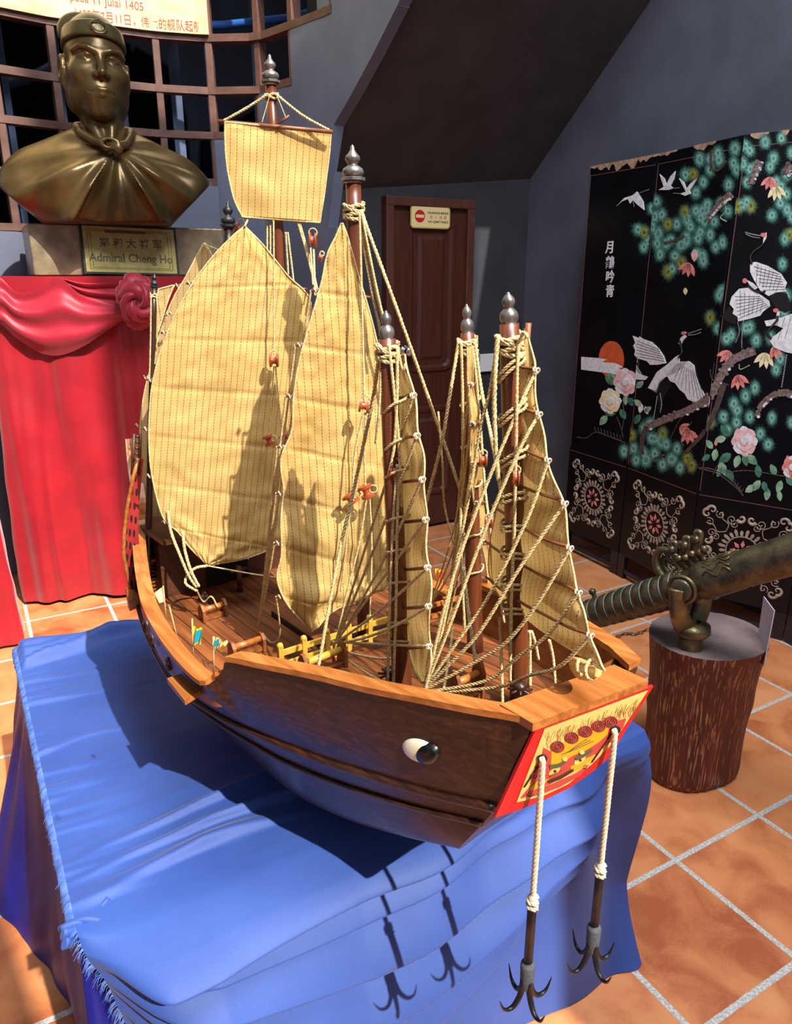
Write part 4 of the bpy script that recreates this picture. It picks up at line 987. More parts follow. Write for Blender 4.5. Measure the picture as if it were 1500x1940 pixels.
def front_off(s, dpt):
    """outward offset of the hanging front sheet; s 0..1, dpt metres below the edge"""
    t = dpt/TZ; fan = sm((s-.55)/.4); d1, B = lip(s)
    if dpt < d1: o = B*math.sin(math.pi/2*dpt/d1)**.8
    else: o = B*(.22+.78*math.exp(-((dpt-d1)/.014)**2))
    # further swags hang lower and fade towards the right
    q = (max(0, s)/.38)**.55 if s < .38 else max(0, 1-((s-.38)/.66)**1.7)
    for k, (c0, a_, w0, w1) in enumerate(((.085, .026, .05, .007), (.185, .060, .10, .009), (.30, .062, .10, .010), (.42, .05, .10, .012))):
        ctr = d1*.6+c0*q+.006*math.sin(s*7+k*2); x = dpt-ctr; am = a_*min(1, q*1.6)*(1-.45*fan)*(1-.6*math.exp(-(s/.08)**2))
        o += am*(math.exp(-(x/w0)**2) if x < 0 else math.exp(-(x/w1)**2))
    o += .5*B*math.exp(-((dpt-d1-.05)/.05)**2)*(dpt > d1)*0
    # radiating pleats under the right corner
    px = s+.42*t*(1-s)*1.6-.12*t; o += .026*fan*math.sin(px*40)*sm(dpt/.10)+.012*sm((s-.3)/.3)*math.sin(px*25+1)*sm(dpt/.15)
    o += .055*t+.012*min(1, dpt/.02)+.007*nz(s*5, dpt*5, 7)
    o += .05*math.exp(-((s-.99)/.05)**2)*max(0, t-.7)/.3
    return o
rows = []; NU = 220
for j in range(231):
    v = GL*(1-(j/230)**.8); row = []
    for i in range(NU+1):
        s = FL*i/NU; row.append(Q1+FX*s+GX*v+UP*(max(.001, .002+top_h(s, v))*min(1, .1+v/.06)))
    rows.append(row)
for j in range(1, 221):
    d_ = (j/220); dpt = TZ*(d_**1.2)*.996; row = []
    for i in range(NU+1):
        u = i/NU; s0 = .015+.085*(dpt/TZ); s = s0*(dpt > .0)*min(1, dpt/.06)+(1-s0*min(1, dpt/.06))*u
        o = front_off(s, dpt); rnd = .022*(1-math.exp(-dpt/.03)) - .022
        p = Q1+FX*(s*FL)+FN*o+UP*(-dpt)
        if j > 214: p.z = max(p.z, .003)
        row.append(p)
    rows.append(row)
m = MB(); m.grid(rows); tc_ = m.build('tablecloth', M_blue, recalc=False)
tag(tc_, 'blue cloth spread over the display table and swagged down its front', 'tablecloth')
edge = [r[0] for r in rows]
# skirt
loop = [Q4+FN*0, Q3, Q2, Q1, Q1+FX*FL*.35]
m = MB(); seg = []; L_ = 0
for a, c in zip(loop, loop[1:]):
    k = int((c-a).length/.012)
    for i in range(k): seg.append((a.lerp(c, i/k), L_+(c-a).length*i/k))
    L_ += (c-a).length
seg.append((loop[-1], L_)); ctr = (Q1+Q3)/2; rows2 = []; n = len(seg)
def flare(p):
    v = (p-Q1).dot(GX)/GL; s = (p-Q1).dot(FX)
    return .03+.13*math.exp(-((v-.82)/.22)**2)*(s < .05)
for j in range(50):
    f = j/49; row = []
    for i in range(n):
        P = seg[i][0]; t = (seg[min(i+2, n-1)][0]-seg[max(i-2, 0)][0]).normalized(); nn = Vector((t.y, -t.x, 0)); nn = nn if nn.dot(P-ctr) > 0 else -nn
        u = seg[i][1]; infr = (P-Q1).dot(FX) > .02 and abs((P-Q1).dot(FN)) < .02
        o = flare(P)*f**1.4+(.022*nz(u*5, f*1.2, 3)+.012*nz(u*12, f*1.5, 6))*min(1, f*3)
        if infr: o = .012*nz(u*12, f*1.5, 6)*f-.006
        row.append(P+nn*o+UP*(-.003-f*(TZ-.006)))
    rows2.append(row)
m.grid(rows2); sk = m.build('table_skirt', M_sat, recalc=False); tag(sk, 'dark navy satin skirt hanging to the floor under the blue cloth', 'table skirt')
# frayed threads
m = MB()
for k in range(700):
    i = rng.randrange(0, len(edge)-1); 
    if i > 330: continue
    p = edge[i].lerp(edge[i+1], rng.random()); out = (GN if i < 231 else -FX)
    l_ = rng.uniform(.006, .018); d_ = (out*rng.uniform(.3, 1)-UP*rng.uniform(.2, 1)+GX*rng.uniform(-.4, .4)).normalized()
    m.tube([p, p+d_*l_*.5+UP*.001, p+d_*l_-UP*l_*.4], [.0007, .0006, .0003], 3, cap=False)
# a hem strip that hangs over the left edge
row_a = []; row_b = []; row_c = []
for j in range(0, 231, 2):
    p = edge[j]; row_a.append(p+UP*.001); row_b.append(p+GN*.010-UP*.006+GN*.003*nz(j*.5, 1, 1)); row_c.append(p+GN*(.012+.004*nz(j*.7, 3, 1))-UP*(.022+.008*nz(j*.6, 7, 1)))
m.grid([row_a, row_b, row_c]); m.build('frayed_hem', M_thread, tc_)
# small bunch of cloth at the near corner
m = MB(); c = Q1+GX*.03
for k in range(4):
    a = -.5+k*.45; pts = [c+FX*(.0+.012*q)*math.cos(a)+GN*(.02-.007*q)+UP*(-.012+.012*math.sin(q*.9+k))+GX*(.012*q*math.sin(a)-.01*k) for q in range(6)]
    m.tube(spline(pts, 3), .009, 8, flat=.6)
m.build('bunched_corner', M_blue, tc_)
# ================================================================ model junk
def wood(name, c1, c2, c3=None, rough=.35, coat=.25, st=(38, 2.2, 38), planks=None, bump=.1):
    m = bpy.data.materials.new(name); m.use_nodes = True; nt = m.node_tree; L = nt.links; b = nt.nodes['Principled BSDF']
    tc = nd(nt, 'ShaderNodeTexCoord'); mp = nd(nt, 'ShaderNodeMapping'); mp.inputs['Scale'].default_value = st; L.new(tc.outputs['Object'], mp.inputs[0])
    nz_ = nd(nt, 'ShaderNodeTexNoise'); nz_.inputs['Scale'].default_value = 2.2; nz_.inputs['Detail'].default_value = 6; nz_.inputs['Distortion'].default_value = .5; L.new(mp.outputs[0], nz_.inputs[0])
    r = nd(nt, 'ShaderNodeValToRGB'); e = r.color_ramp.elements; e[0].position = .32; e[0].color = lin(c1); e[1].position = .7; e[1].color = lin(c2)
    if c3: k = e.new(.5); k.color = lin(c3)
    L.new(nz_.outputs[0], r.inputs[0]); col = r.outputs[0]
    if planks:
        ax, wd_ = planks; sx = nd(nt, 'ShaderNodeSeparateXYZ'); L.new(tc.outputs['Object'], sx.inputs[0])
        q = mth(nt, 'DIVIDE', sx.outputs[ax], wd_); fr = mth(nt, 'ABSOLUTE', mth(nt, 'SUBTRACT', mth(nt, 'FRACT', q), .5))
        wn = nd(nt, 'ShaderNodeTexWhiteNoise', noise_dimensions='1D'); L.new(mth(nt, 'FLOOR', q), wn.inputs['W'])
        hs = nd(nt, 'ShaderNodeHueSaturation'); L.new(col, hs.inputs['Color']); L.new(mth(nt, 'ADD', mth(nt, 'MULTIPLY', wn.outputs[0], .5), .75), hs.inputs['Value'])
        mx = nd(nt, 'ShaderNodeMix', data_type='RGBA'); L.new(mth(nt, 'GREATER_THAN', fr, .47), mx.inputs[0]); L.new(hs.outputs[0], mx.inputs[6]); mx.inputs[7].default_value = lin('25140c'); col = mx.outputs[2]
    L.new(col, b.inputs['Base Color']); b.inputs['Roughness'].default_value = rough; b.inputs['Coat Weight'].default_value = coat; b.inputs['Coat Roughness'].default_value = .2
    bp = nd(nt, 'ShaderNodeBump'); bp.inputs['Strength'].default_value = bump; bp.inputs['Distance'].default_value = .001; L.new(nz_.outputs[0], bp.inputs['Height']); L.new(bp.outputs[0], b.inputs['Normal'])
    return m
M_hull = wood('hull_rosewood', '1f0e08', '4a2817', '331a10', st=(70, 1.3, 70), planks=(2, .031))
M_deck = wood('deck_planks', '5a3018', '8e5228', '74401f', rough=.5, coat=.05, planks=(0, .03))
M_cap = wood('rail_teak', '8a4c1e', 'b8763a', 'a1602a', rough=.42, coat=.15)
M_inner = wood('bulwark_wood', '6b3717', '94562a', rough=.5, coat=.05)
M_mast = wood('mast_wood', '4f2613', '753c20', st=(60, 60, 3), rough=.38)
M_mastd = wood('mast_dark', '2b1710', '402418', st=(60, 60, 3), rough=.4)
M_fin = mat('finial_pewter', '6d6765', '8d8783', 50, rough=.35, metal=.65)
M_find = mat('finial_dark', '2a2a2e', rough=.45, metal=.3)
M_rope = mat('hemp_rope', 'b39a66', 'd8c596', 220, 3, rough=.85, bump=.3)
M_ropew = mat('white_cord', 'd3c6ae', 'b8a98f', 220, 3, rough=.8)
M_block = mat('pulley_wood', '8a3a1c', 'a34c28', 60, rough=.4, coat=.2)
M_bat = mat('batten_wood', '6a3a20', '8a5230', 40, rough=.5)
M_yw = mat('sunlit_yellow_wood', 'c9a23e', 'b88e34', 40, rough=.5)  # sunlight on the deck railing and winch drum put into a yellow colour
def sail_mat(name, c1, c2, stripe, transl=.30):
    m = bpy.data.materials.new(name); m.use_nodes = True; nt = m.node_tree; L = nt.links; b = nt.nodes['Principled BSDF']
    uv = nd(nt, 'ShaderNodeUVMap'); uv.uv_map = 'UVMap'; tc = nd(nt, 'ShaderNodeTexCoord')
    n1 = nd(nt, 'ShaderNodeTexNoise'); n1.inputs['Scale'].default_value = 12; n1.inputs['Detail'].default_value = 6; L.new(tc.outputs['Object'], n1.inputs[0])
    n2 = nd(nt, 'ShaderNodeTexNoise'); n2.inputs['Scale'].default_value = 420; n2.inputs['Detail'].default_value = 2; L.new(tc.outputs['Object'], n2.inputs[0])
    r = nd(nt, 'ShaderNodeValToRGB'); r.color_ramp.elements[0].position = .35; r.color_ramp.elements[1].position = .65; r.color_ramp.elements[0].color = lin(c1); r.color_ramp.elements[1].color = lin(c2)
    L.new(mth(nt, 'ADD', mth(nt, 'MULTIPLY', n1.outputs[0], .7), mth(nt, 'MULTIPLY', n2.outputs[0], .3)), r.inputs[0])
    sx = nd(nt, 'ShaderNodeSeparateXYZ'); L.new(uv.outputs[0], sx.inputs[0])
    u = mth(nt, 'ADD', sx.outputs[0], mth(nt, 'MULTIPLY', n1.outputs[0], .004))
    f = mth(nt, 'ABSOLUTE', mth(nt, 'SUBTRACT', mth(nt, 'FRACT', mth(nt, 'DIVIDE', u, .0117)), .5))
    ln = mth(nt, 'LESS_THAN', f, .046); ds = mth(nt, 'LESS_THAN', mth(nt, 'FRACT', mth(nt, 'DIVIDE', sx.outputs[1], .0055)), .72)
    mx = nd(nt, 'ShaderNodeMix', data_type='RGBA'); L.new(mth(nt, 'MULTIPLY', mth(nt, 'MULTIPLY', ln, ds), .85), mx.inputs[0]); L.new(r.outputs[0], mx.inputs[6]); mx.inputs[7].default_value = lin(stripe)
    L.new(mx.outputs[2], b.inputs['Base Color']); b.inputs['Roughness'].default_value = .85; b.inputs['Specular IOR Level'].default_value = .1
    bp = nd(nt, 'ShaderNodeBump'); bp.inputs['Strength'].default_value = .25; bp.inputs['Distance'].default_value = .001; L.new(n2.outputs[0], bp.inputs['Height']); L.new(bp.outputs[0], b.inputs['Normal'])
    tr = nd(nt, 'ShaderNodeBsdfTranslucent'); L.new(mx.outputs[2], tr.inputs[0]); ms = nd(nt, 'ShaderNodeMixShader'); ms.inputs[0].default_value = transl
    L.new(b.outputs[0], ms.inputs[1]); L.new(tr.outputs[0], ms.inputs[2]); L.new(ms.outputs[0], nt.nodes['Material Output'].inputs['Surface']); return m
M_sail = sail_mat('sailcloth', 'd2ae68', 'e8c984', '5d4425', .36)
M_sailb = sail_mat('sailcloth_shaded', 'b59a6a', 'c8ad78', '4d3a22')  # darker sailcloth copy, shade on the stern sails put into its colour
PSI = math.radians(39); SCt = Vector((.246, .79, 0))
SA = Vector((-math.sin(PSI), math.cos(PSI), 0)); SR = Vector((math.cos(PSI), math.sin(PSI), 0))
def SW(a, r, z): return SCt+SA*a+SR*r+UP*z
def loc_ar(p): q = Vector(p)-SCt; return q.dot(SA), q.dot(SR)
ship = empty('model_ship', SCt+SA*.5+UP*(TZ+.004), PSI, label='large wooden model of a many-masted sailing junk on the blue tablecloth', cat='model ship')
RAIL = [(1011, 1370, 1.045), (960, 1360, 1.043), (900, 1350, 1.04), (800, 1330, 1.03), (700, 1310, 1.02), (600, 1285, 1.01), (500, 1265, 1.0), (432, 1252, .995), (422, 1268, .975), (408, 1286, .95), (385, 1296, .942), (340, 1255, .94), (300, 1200, .945), (275, 1150, .955), (264, 1100, .98), (258, 1050, 1.01), (256, 1000, 1.04), (258, 960, 1.08)]
WALE = [(940, 1530, .905), (820, 1503, .885), (700, 1468, .87), (600, 1435, .86), (500, 1395, .85), (400, 1345, .845), (330, 1290, .85), (285, 1210, .87), (265, 1150, .895), (255, 1100, .92), (254, 1070, .95)]
BILGE = [(870, 1607, .80), (760, 1580, .76), (640, 1541, .72), (540, 1490, .70), (450, 1410, .69), (370, 1330, .70), (310, 1250, .74), (275, 1180, .80), (268, 1140, .86)]
def arz(l):
    o = []
    for x, y, z in l: p = onZ(x, y, z); a, r = loc_ar(p); o.append(Vector((a, -r, z)))
    return o
NS = 110
rA = arz(RAIL)+[Vector((1.10, .165, 1.14)), Vector((1.14, .15, 1.20))]
wA = arz(WALE); bA = arz(BILGE)
kA = [Vector((.135, .0, .79)), Vector((.22, 0, .725)), Vector((.36, 0, .655)), Vector((.5, 0, .618)), Vector((.7, 0, .606)), Vector((.85, 0, .63)), Vector((.98, 0, .70)), Vector((1.06, 0, .80))]
def curve(l, n=NS): return resample(spline(l, 10), n)
cr, cw, cb, ck = curve(rA), curve(wA), curve(bA), curve(kA)
STW = ([0, .07, .165, .3, .5, .6, .72, .82, .96, 1.05, 1.2], [.112, .150, .192, .222, .245, .255, .258, .248, .218, .185, .15])
PW_ = ([p.x for p in sorted(rA, key=lambda q: q.x)], [p.y for p in sorted(rA, key=lambda q: q.x)])
def pw(a): return float(np.interp(a, *PW_))
def stbd(p):
    f = float(np.interp(p.x, *STW))/max(.05, pw(p.x)); return f*(1 if p.z > .8 else 1)
def section(i, side):
    P = [cr[i], cr[i].lerp(cw[i], .5)+Vector((0, .004, 0)), cw[i], cb[i], Vector((ck[i].x*.5+cb[i].x*.5, cb[i].y*.55, ck[i].z*.75+cb[i].z*.25)), ck[i]]
    S = spline(P, 6)
    if side < 0: return [SW(p.x, -p.y, p.z) for p in S]
    f = stbd(cr[i]); return [SW(p.x, p.y*f, p.z) for p in S]
HP = [section(i, -1) for i in range(NS)]; HS = [section(i, 1) for i in range(NS)]
m = MB(); m.grid(HP); m.grid(HS, flip=True)
for e in (0, NS-1): m.add(HP[e]+HS[e][::-1], [tuple(range(len(HP[e])*2))], 0, False)
TKI = .012
def zdeck(a): return float(np.interp(a, [0, .3, .45, .56, .9, 1.1], [.950, .930, .912, .888, .886, .90]))
def inner(i, side):
    p = cr[i]; wd_ = p.y*(stbd(p) if side > 0 else 1); zd = zdeck(p.x); fl = .30*max(0, 1-p.x/.6)+.05
    w1 = wd_-TKI; w2 = w1-(p.z-zd)*fl; return SW(p.x, side*wd_, p.z), SW(p.x, side*w1, p.z), SW(p.x, side*w2, zd)
i_end = NS-1
hull = m.build('hull', M_hull, ship)
m = MB()
for side in (-1, 1):
    R_ = [inner(i, side) for i in range(2, NS)]
    m.grid([[q[1] for q in R_], [q[2]-UP*.004 for q in R_]]); 
    m.grid([[q[0]-UP*.001 for q in R_], [q[1]-UP*.001 for q in R_]], smooth=False)
a0, a1 = inner(2, -1), inner(2, 1); m.add([a0[0]+SA*.012, a1[0]+SA*.012, a1[2]+SA*.012, a0[2]+SA*.012], [(0, 1, 2, 3)], 0, False)
m.build('bulwark', M_inner, ship, recalc=False)
m = MB(); rows = []
for i in range(0, NS, 2):
    l, r_ = inner(i, -1)[2], inner(i, 1)[2]; rows.append([l.lerp(r_, k/8) for k in range(9)])
m.grid(rows, smooth=False); m.build('deck', M_deck, ship, recalc=False)
# hull picking: nearest port-side hull vertex under a pixel -> plane
def prj(p):
    dz = EYE-p.z; zc = p.y*cT+dz*sT; return 750+FPX*p.x/zc, 970+FPX*(dz*cT-p.y*sT)/zc
HPX = [(prj(p), i, j) for i, r in enumerate(HP) for j, p in enumerate(r)]
def hull_plane(x, y):
    _, i, j = min(HPX, key=lambda q: (q[0][0]-x)**2+(q[0][1]-y)**2)
    i = min(max(i, 1), NS-2); j = min(max(j, 1), len(HP[0])-2)
    n = (HP[i+1][j]-HP[i-1][j]).cross(HP[i][j+1]-HP[i][j-1]).normalized(); n = n if n.dot(O-HP[i][j]) > 0 else -n
    return HP[i][j], n
# rubbing strakes
m = MB()
for of, rr_ in ((0, .0062), (.020, .0038)):
    for side in (-1, 1):
        pts = []
        for i in range(NS):
            j = 12+(2 if of else 0); p = (HP if side < 0 else HS)[i][j]; pts.append(p+SR*side*.002)
        m.tube(pts, rr_, 8)
m.build('rubbing_strake', M_hull, ship)
# cap rails
def cap_sweep(idx, side, wo=.006, wi=.022, th=.009):
    rows = []
    for i in idx:
        p = cr[i]; wd_ = p.y*(stbd(p) if side > 0 else 1)
        rows.append([SW(p.x, side*(wd_+wo), p.z), SW(p.x, side*(wd_+wo), p.z+th), SW(p.x, side*(wd_-wi), p.z+th), SW(p.x, side*(wd_-wi), p.z)])
    mm = MB(); mm.grid(rows, closed_u=True, smooth=False); mm.add(rows[0], [(0, 1, 2, 3)], 0, False); mm.add(rows[-1], [(3, 2, 1, 0)], 0, False); return mm
ks = min(range(NS), key=lambda i: abs(cr[i].x-.467)+(cr[i].z < .99)*9)
ka = min(range(ks, NS), key=lambda i: abs(cr[i].z-.955)+(i > ks+20))
for side in (-1, 1):
    cap_sweep(range(0 if side < 0 else 0, ks+1), side).build('cap_rail', M_cap, ship); cap_sweep(range(ka, NS), side, th=.008).build('cap_rail', M_cap, ship)
m = MB(); p0 = cr[0]; zz = p0.z+.0085
tl_, tr_ = onZ(1009, 1371, zz), onZ(1228, 1289, zz); ain = SA*.052
m.prism([tl_, tr_, tr_+ain, tl_+ain], UP*-.011); m.build('bow_cap', M_cap, ship)
# stern closing wall of the hull is part of the hull mesh; poop, grating, stern panel
M_redp = mat('stern_red', '8e1c1e', 'a5282a', 20, rough=.5); M_hole = mat('dark_opening', '120a08', rough=.9); M_cabin = wood('cabin_wood', '3a1f12', '5c331e', rough=.5, coat=.1)  # cabin wood is a darker brown than the bulwark wood
pn_ = Vector((.5, -.87, 0)).normalized(); pp_ = onZ(262, 1050, 1.01)+SA*.02
def onS(x, y, of=0): return onP(x, y, pp_+pn_*of, pn_)
m = MB(); pol = [(262, 868), (252, 905), (242, 955), (235, 1010), (234, 1050), (240, 1085), (250, 1125), (262, 1130), (266, 1080), (262, 1000), (264, 950), (272, 870)]
m.prism([onS(*p) for p in pol], -pn_*.010, 0)
for (x, y) in [(257, 905), (250, 930), (259, 932), (246, 955), (255, 958), (241, 980), (249, 982), (257, 985), (239, 1005), (246, 1008), (254, 1010), (239, 1030), (247, 1033), (255, 1036), (241, 1055), (249, 1058), (257, 1062), (244, 1080), (252, 1084), (249, 1105), (257, 1108)]:
    m.prism([onS(x+px, y+py, .001) for px, py in circ(0, 0, 2.2, 8, 7)], pn_*.001, 1)
m.tube([onS(*p, .003) for p in [(262, 868), (252, 905), (242, 955), (235, 1010), (234, 1050), (240, 1085), (250, 1125)]], .004, 6, 2)
m.build('stern_panel', [M_redp, M_hole, M_cap], ship)
m = MB()
for k in range(7): p = onS(257-k*.6, 826+k*11); q = onS(266-k*.4, 828+k*11); m.tube([p, q], .0028, 6)
m.tube([onS(254, 822), onS(250, 900)], .003, 6); m.tube([onS(266, 822), onS(263, 900)], .003, 6); m.build('stern_grating', M_cabin, ship)
m = MB(); m.prism([onS(240, 1118, .02), onS(262, 1125, .02), onS(264, 1150, .02), onS(246, 1158, .02)], -pn_*.02); m.build('rudder_board', M_cap, ship)
m = MB(); c = SW(1.03, -.02, .96); m.box(c, (.30, .12, .15), X=SR, mi=0); m.box(SW(.968, -.02, .935), (.10, .004, .10), X=SR, mi=1); m.box(SW(1.0, -.02, 1.04), (.33, .2, .01), X=SR, mi=0); m.build('poop_cabin', [M_cabin, M_hole], ship)
m = MB(); gc = onZ(287, 1118, .895)
for k in range(8): m.box(gc+UP*(.004+k*.0085), (.045, .02, .0035), X=SR, mi=0)
m.box(gc+UP*.036-SR*.022, (.003, .02, .075), X=SR); m.box(gc+UP*.036+SR*.022, (.003, .02, .075), X=SR); m.box(gc+UP*.076, (.06, .05, .006), X=SR); m.build('louvre_box', M_inner, ship)
# port side board and scrolls
m = MB(); z_ = .905; m.prism([onZ(316, 1285, z_), onZ(343, 1276, z_), onZ(380, 1309, z_), onZ(350, 1327, z_)], -UP*.009); m.build('side_step', M_cap, ship)
m = MB()
for x, y in ((277, 1192), (288, 1216), (302, 1238), (318, 1258)):
    P, n = hull_plane(x, y)
    for sg in (1, -1):
        c2 = onP(x, y+sg*7, P+n*.003, n); X_ = SA; Y_ = UP
        m.tube([c2+SA*(math.cos(t)*.006*(1-t/9))+UP*(sg*math.sin(t)*.009*(1-t/9)) for t in np.linspace(0, 6, 16)], .0022, 5)
m.build('scroll_ornament', M_mastd, ship)
# eye
M_eyew = mat('eye_white', 'ece6cf', rough=.2, coat=.5); M_eyeb = mat('eye_black', '060607', rough=.3, coat=.1)
P_, n_ = hull_plane(797, 1423)
def dome(px, py, rx, ry, ang, h, name, mt, par, of=0):
    ca_, sa_ = math.cos(ang), math.sin(ang); mm = MB(); rows = []
    for k in range(9):
        f = 1-k/8; hh_ = h*math.sqrt(max(0, 1-f*f)); rows.append([onP(px+(math.cos(t)*rx*ca_-math.sin(t)*ry*sa_)*max(f, .01), py+(math.cos(t)*rx*sa_+math.sin(t)*ry*ca_)*max(f, .01), P_+n_*of, n_)+n_*hh_ for t in np.linspace(0, 2*math.pi, 29)[:-1]])
    mm.grid(rows, closed_u=True); return mm.build(name, mt, par)
ey = dome(796, 1422.5, 36, 21, .38, .007, 'ship_eye', M_eyew, ship); ey['label'] = 'white and black painted eye'
dome(811, 1427.5, 24, 20, .45, .0112, 'pupil', M_eyeb, ey)
# ---------------------------------------------------------------- painted bow plate
M_plr = mat('plate_red', 'c8161c', rough=.35); M_plc = mat('plate_cream', 'e6c878', 'd9b565', 30, rough=.45); M_plo = mat('plate_ochre', 'e0a21c', rough=.45); M_pld = mat('plate_rust', 'b8423a', rough=.45); M_plk = mat('plate_line', '3a1d12', rough=.6); M_plh = mat('plate_hair_line', '8f5f2e', rough=.6); M_plg = mat('plate_green', '4e5334', rough=.6)
q1, q2, q3 = onZ(1017, 1374, 1.040), onZ(938, 1549, .90), onZ(1238, 1299, 1.040)
bn_ = (q2-q1).cross(q3-q1).normalized(); bn_ = bn_ if bn_.dot(O-q1) > 0 else -bn_
def onB(x, y, of=0): return onP(x, y, q1+bn_*(.0035+of), bn_)
m = MB()
outer = [(1017, 1377), (1238, 1300), (1152, 1437), (1124, 1461), (1078, 1493), (1030, 1516), (985, 1534), (937, 1550)]
m.prism([onB(*p) for p in outer], -bn_*.004, 0)
plate = m.build('bow_plate', M_plr, ship); plate['label'] = 'red bordered plate painted with a fierce face'
m = MB()
def bp_(poly, mi, of, th=.0004): m.prism([onB(x, y, of) for x, y in poly], bn_*th, mi)
def bl_(pts, w_=.0007, mi=3, of=.0022): m.tube([onB(x, y, of) for x, y in pts], w_, 4, mi, cap=False)
bp_([(1031, 1381), (1227, 1308), (1160, 1408), (1118, 1450), (1076, 1485), (1030, 1507), (978, 1520)], 0, .0003)
for k in range(110):
    t = rng.random(); s_ = rng.random(); x = 1037+t*176; y = 1387-t*66+s_*16*(1.2-.3*t); l_ = rng.uniform(10, 26)
    bl_([(x, y), (x-l_*.25+2*math.sin(k), y+l_*.5), (x-l_*.15-3, y+l_)], .00036, 6, .0007)
bp_([(1029, 1416), (1044, 1424), (1060, 1430), (1100, 1405), (1150, 1380), (1165, 1366), (1186, 1361), (1180, 1378), (1160, 1402), (1130, 1427), (1108, 1446), (1085, 1462), (1040, 1486), (1010, 1490), (1003, 1470), (1015, 1450), (1025, 1438)], 1, .0008)
bp_([(1044, 1424), (1070, 1406), (1096, 1395), (1122, 1383), (1153, 1378), (1150, 1391), (1135, 1405), (1110, 1421), (1085, 1431), (1062, 1446), (1043, 1451)], 2, .0012)
bp_([(985, 1512), (1000, 1494), (1040, 1487), (1090, 1465), (1116, 1448), (1100, 1468), (1060, 1491), (1020, 1506)], 1, .0009)
for c_ in ((1056, 1415), (1083, 1398), (1109, 1386), (1134, 1376), (1157, 1368)):
    bp_([(c_[0]+x, c_[1]+y) for x, y in circ(0, 0, 13.5, 18, 11.5)], 1, .0016)
    for r_ in (11, 7, 3.5): bl_([(c_[0]+x, c_[1]+y) for x, y in circ(0, 0, r_, 16, r_*.85)]+[(c_[0]+r_, c_[1])], .0006)
for yy in (0, 6, 12): bl_([(1064+yy, 1430-yy*.4), (1092, 1419-yy*.5), (1124-yy, 1404-yy*.3)], .0005)
for (cx, cy, kx) in ((1050, 1461, 1), (1098, 1440, 1)):
    bp_([(cx+x-y*.2, cy+y-x*.45) for x, y in circ(0, 0, 11, 16, 7)], 0, .0016); bp_([(cx+x, cy+y) for x, y in circ(1, 0, 2.6, 10)], 3, .0021)
bp_([(1040, 1449), (1056, 1447), (1071, 1440), (1072, 1445), (1058, 1454), (1042, 1457)], 4, .002); bp_([(1089, 1436), (1104, 1427), (1121, 1419), (1122, 1424), (1106, 1434), (1092, 1441)], 4, .002)
for cx, cy in ((1070, 1438), (1102, 1425)): bp_([(cx+x, cy+y) for x, y in circ(0, 0, 5, 12, 4)], 0, .0024)
bp_([(1003, 1492), (1020, 1479), (1040, 1476), (1024, 1490), (1006, 1498)], 2, .0014); bp_([(1080, 1453), (1105, 1440), (1127, 1429), (1118, 1441), (1096, 1458), (1083, 1461)], 2, .0014)
bp_([(1036, 1479), (1060, 1470), (1086, 1456), (1086, 1461), (1062, 1476), (1040, 1484)], 3, .0018)
for cx, cy in ((1010, 1470), (1003, 1505), (1110, 1452)): bl_([(cx+math.cos(t)*(8-t), cy+math.sin(t)*(6-t*.8)) for t in np.linspace(0, 6, 14)], .0004)
bl_([(1019, 1452), (993, 1491)], .0014, 3, .0016); bl_([(1158, 1390), (1121, 1444)], .0014, 3, .0016)
for c_ in ((1027, 1437), (1166, 1383)): bp_([(c_[0]+x, c_[1]+y) for x, y in circ(0, 0, 9.5, 16, 8)], 5, .0026)
m.build('painted_face', [M_plc, M_pld, M_plo, M_plk, M_plg, M_hole, M_plh], plate)
# ---------------------------------------------------------------- masts
def mast(px0, px1, Y, zb, r0, r1, fin=None, mt=None, lash=(), col=None, name='mast', fm=None):
    p0, p1 = onY(*px0, Y), onY(*px1, Y); d = (p1-p0).normalized(); pb = p0+d*((zb-p0.z)/d.z)
    mm = MB(); mm.tube([pb.lerp(p1, k/12) for k in range(13)], [r0+(r1-r0)*k/12 for k in range(13)], 20); o = mm.build(name, mt or M_mast, ship)
    if fin:
        (fx, fy), R_, collar = fin; pt = onY(fx, fy, Y); H_ = (pt-p1).length; mm = MB()
        if collar:
            mm.lathe([(r1*.9, -.002), (R_*.78, 0), (R_*.8, H_*.035), (R_*.6, H_*.04)], p1, d, 20)
            mm.lathe([(R_*.9, H_*.04), (R_*1.02, H_*.05), (R_*1.02, H_*.13), (R_*.85, H_*.15), (.001, H_*.15)], p1, d, 8, poly=True)
            pr = [(R_*.6, .15), (R_*.86, .2), (R_*.92, .28), (R_*.82, .37), (R_*.5, .44), (R_*.36, .48), (R_*.5, .54), (R_*.64, .62), (R_*.58, .7), (R_*.36, .78), (R_*.2, .86), (R_*.16, .95), (R_*.08, .99), (.0005, 1.0)]
        else:
            pr = [(r1*.85, -.01), (R_*.7, .0), (R_*.98, .12), (R_*1.0, .24), (R_*.9, .36), (R_*.6, .46), (R_*.45, .50), (R_*.6, .57), (R_*.70, .68), (R_*.62, .79), (R_*.36, .89), (R_*.2, .94), (R_*.2, .97), (.0005, 1.0)]
        mm.lathe([(r, z*H_) for r, z in pr], p1, d, 24); mm.build('finial', fm or M_fin, o)
    for y0, turns, rr in lash:
        c = onY(px1[0]+(px0[0]-px1[0])*(y0-px1[1])/(px0[1]-px1[1]), y0, Y); fr_ = frames([c, c+d])[0]; mm = MB(); q = []
        for k in range(int(turns*18)+1):
            t = 2*math.pi*k/18; q.append(c-d*(rr*1.75*k/18)+(fr_[1]*math.cos(t)+fr_[2]*math.sin(t))*(r1+rr*(.9+.25*math.sin(k*1.7)))+d*.002*math.sin(k*.9))
        mm.rope(q, rr); mm.build('lashing', M_rope, o)
    return o, p1, d
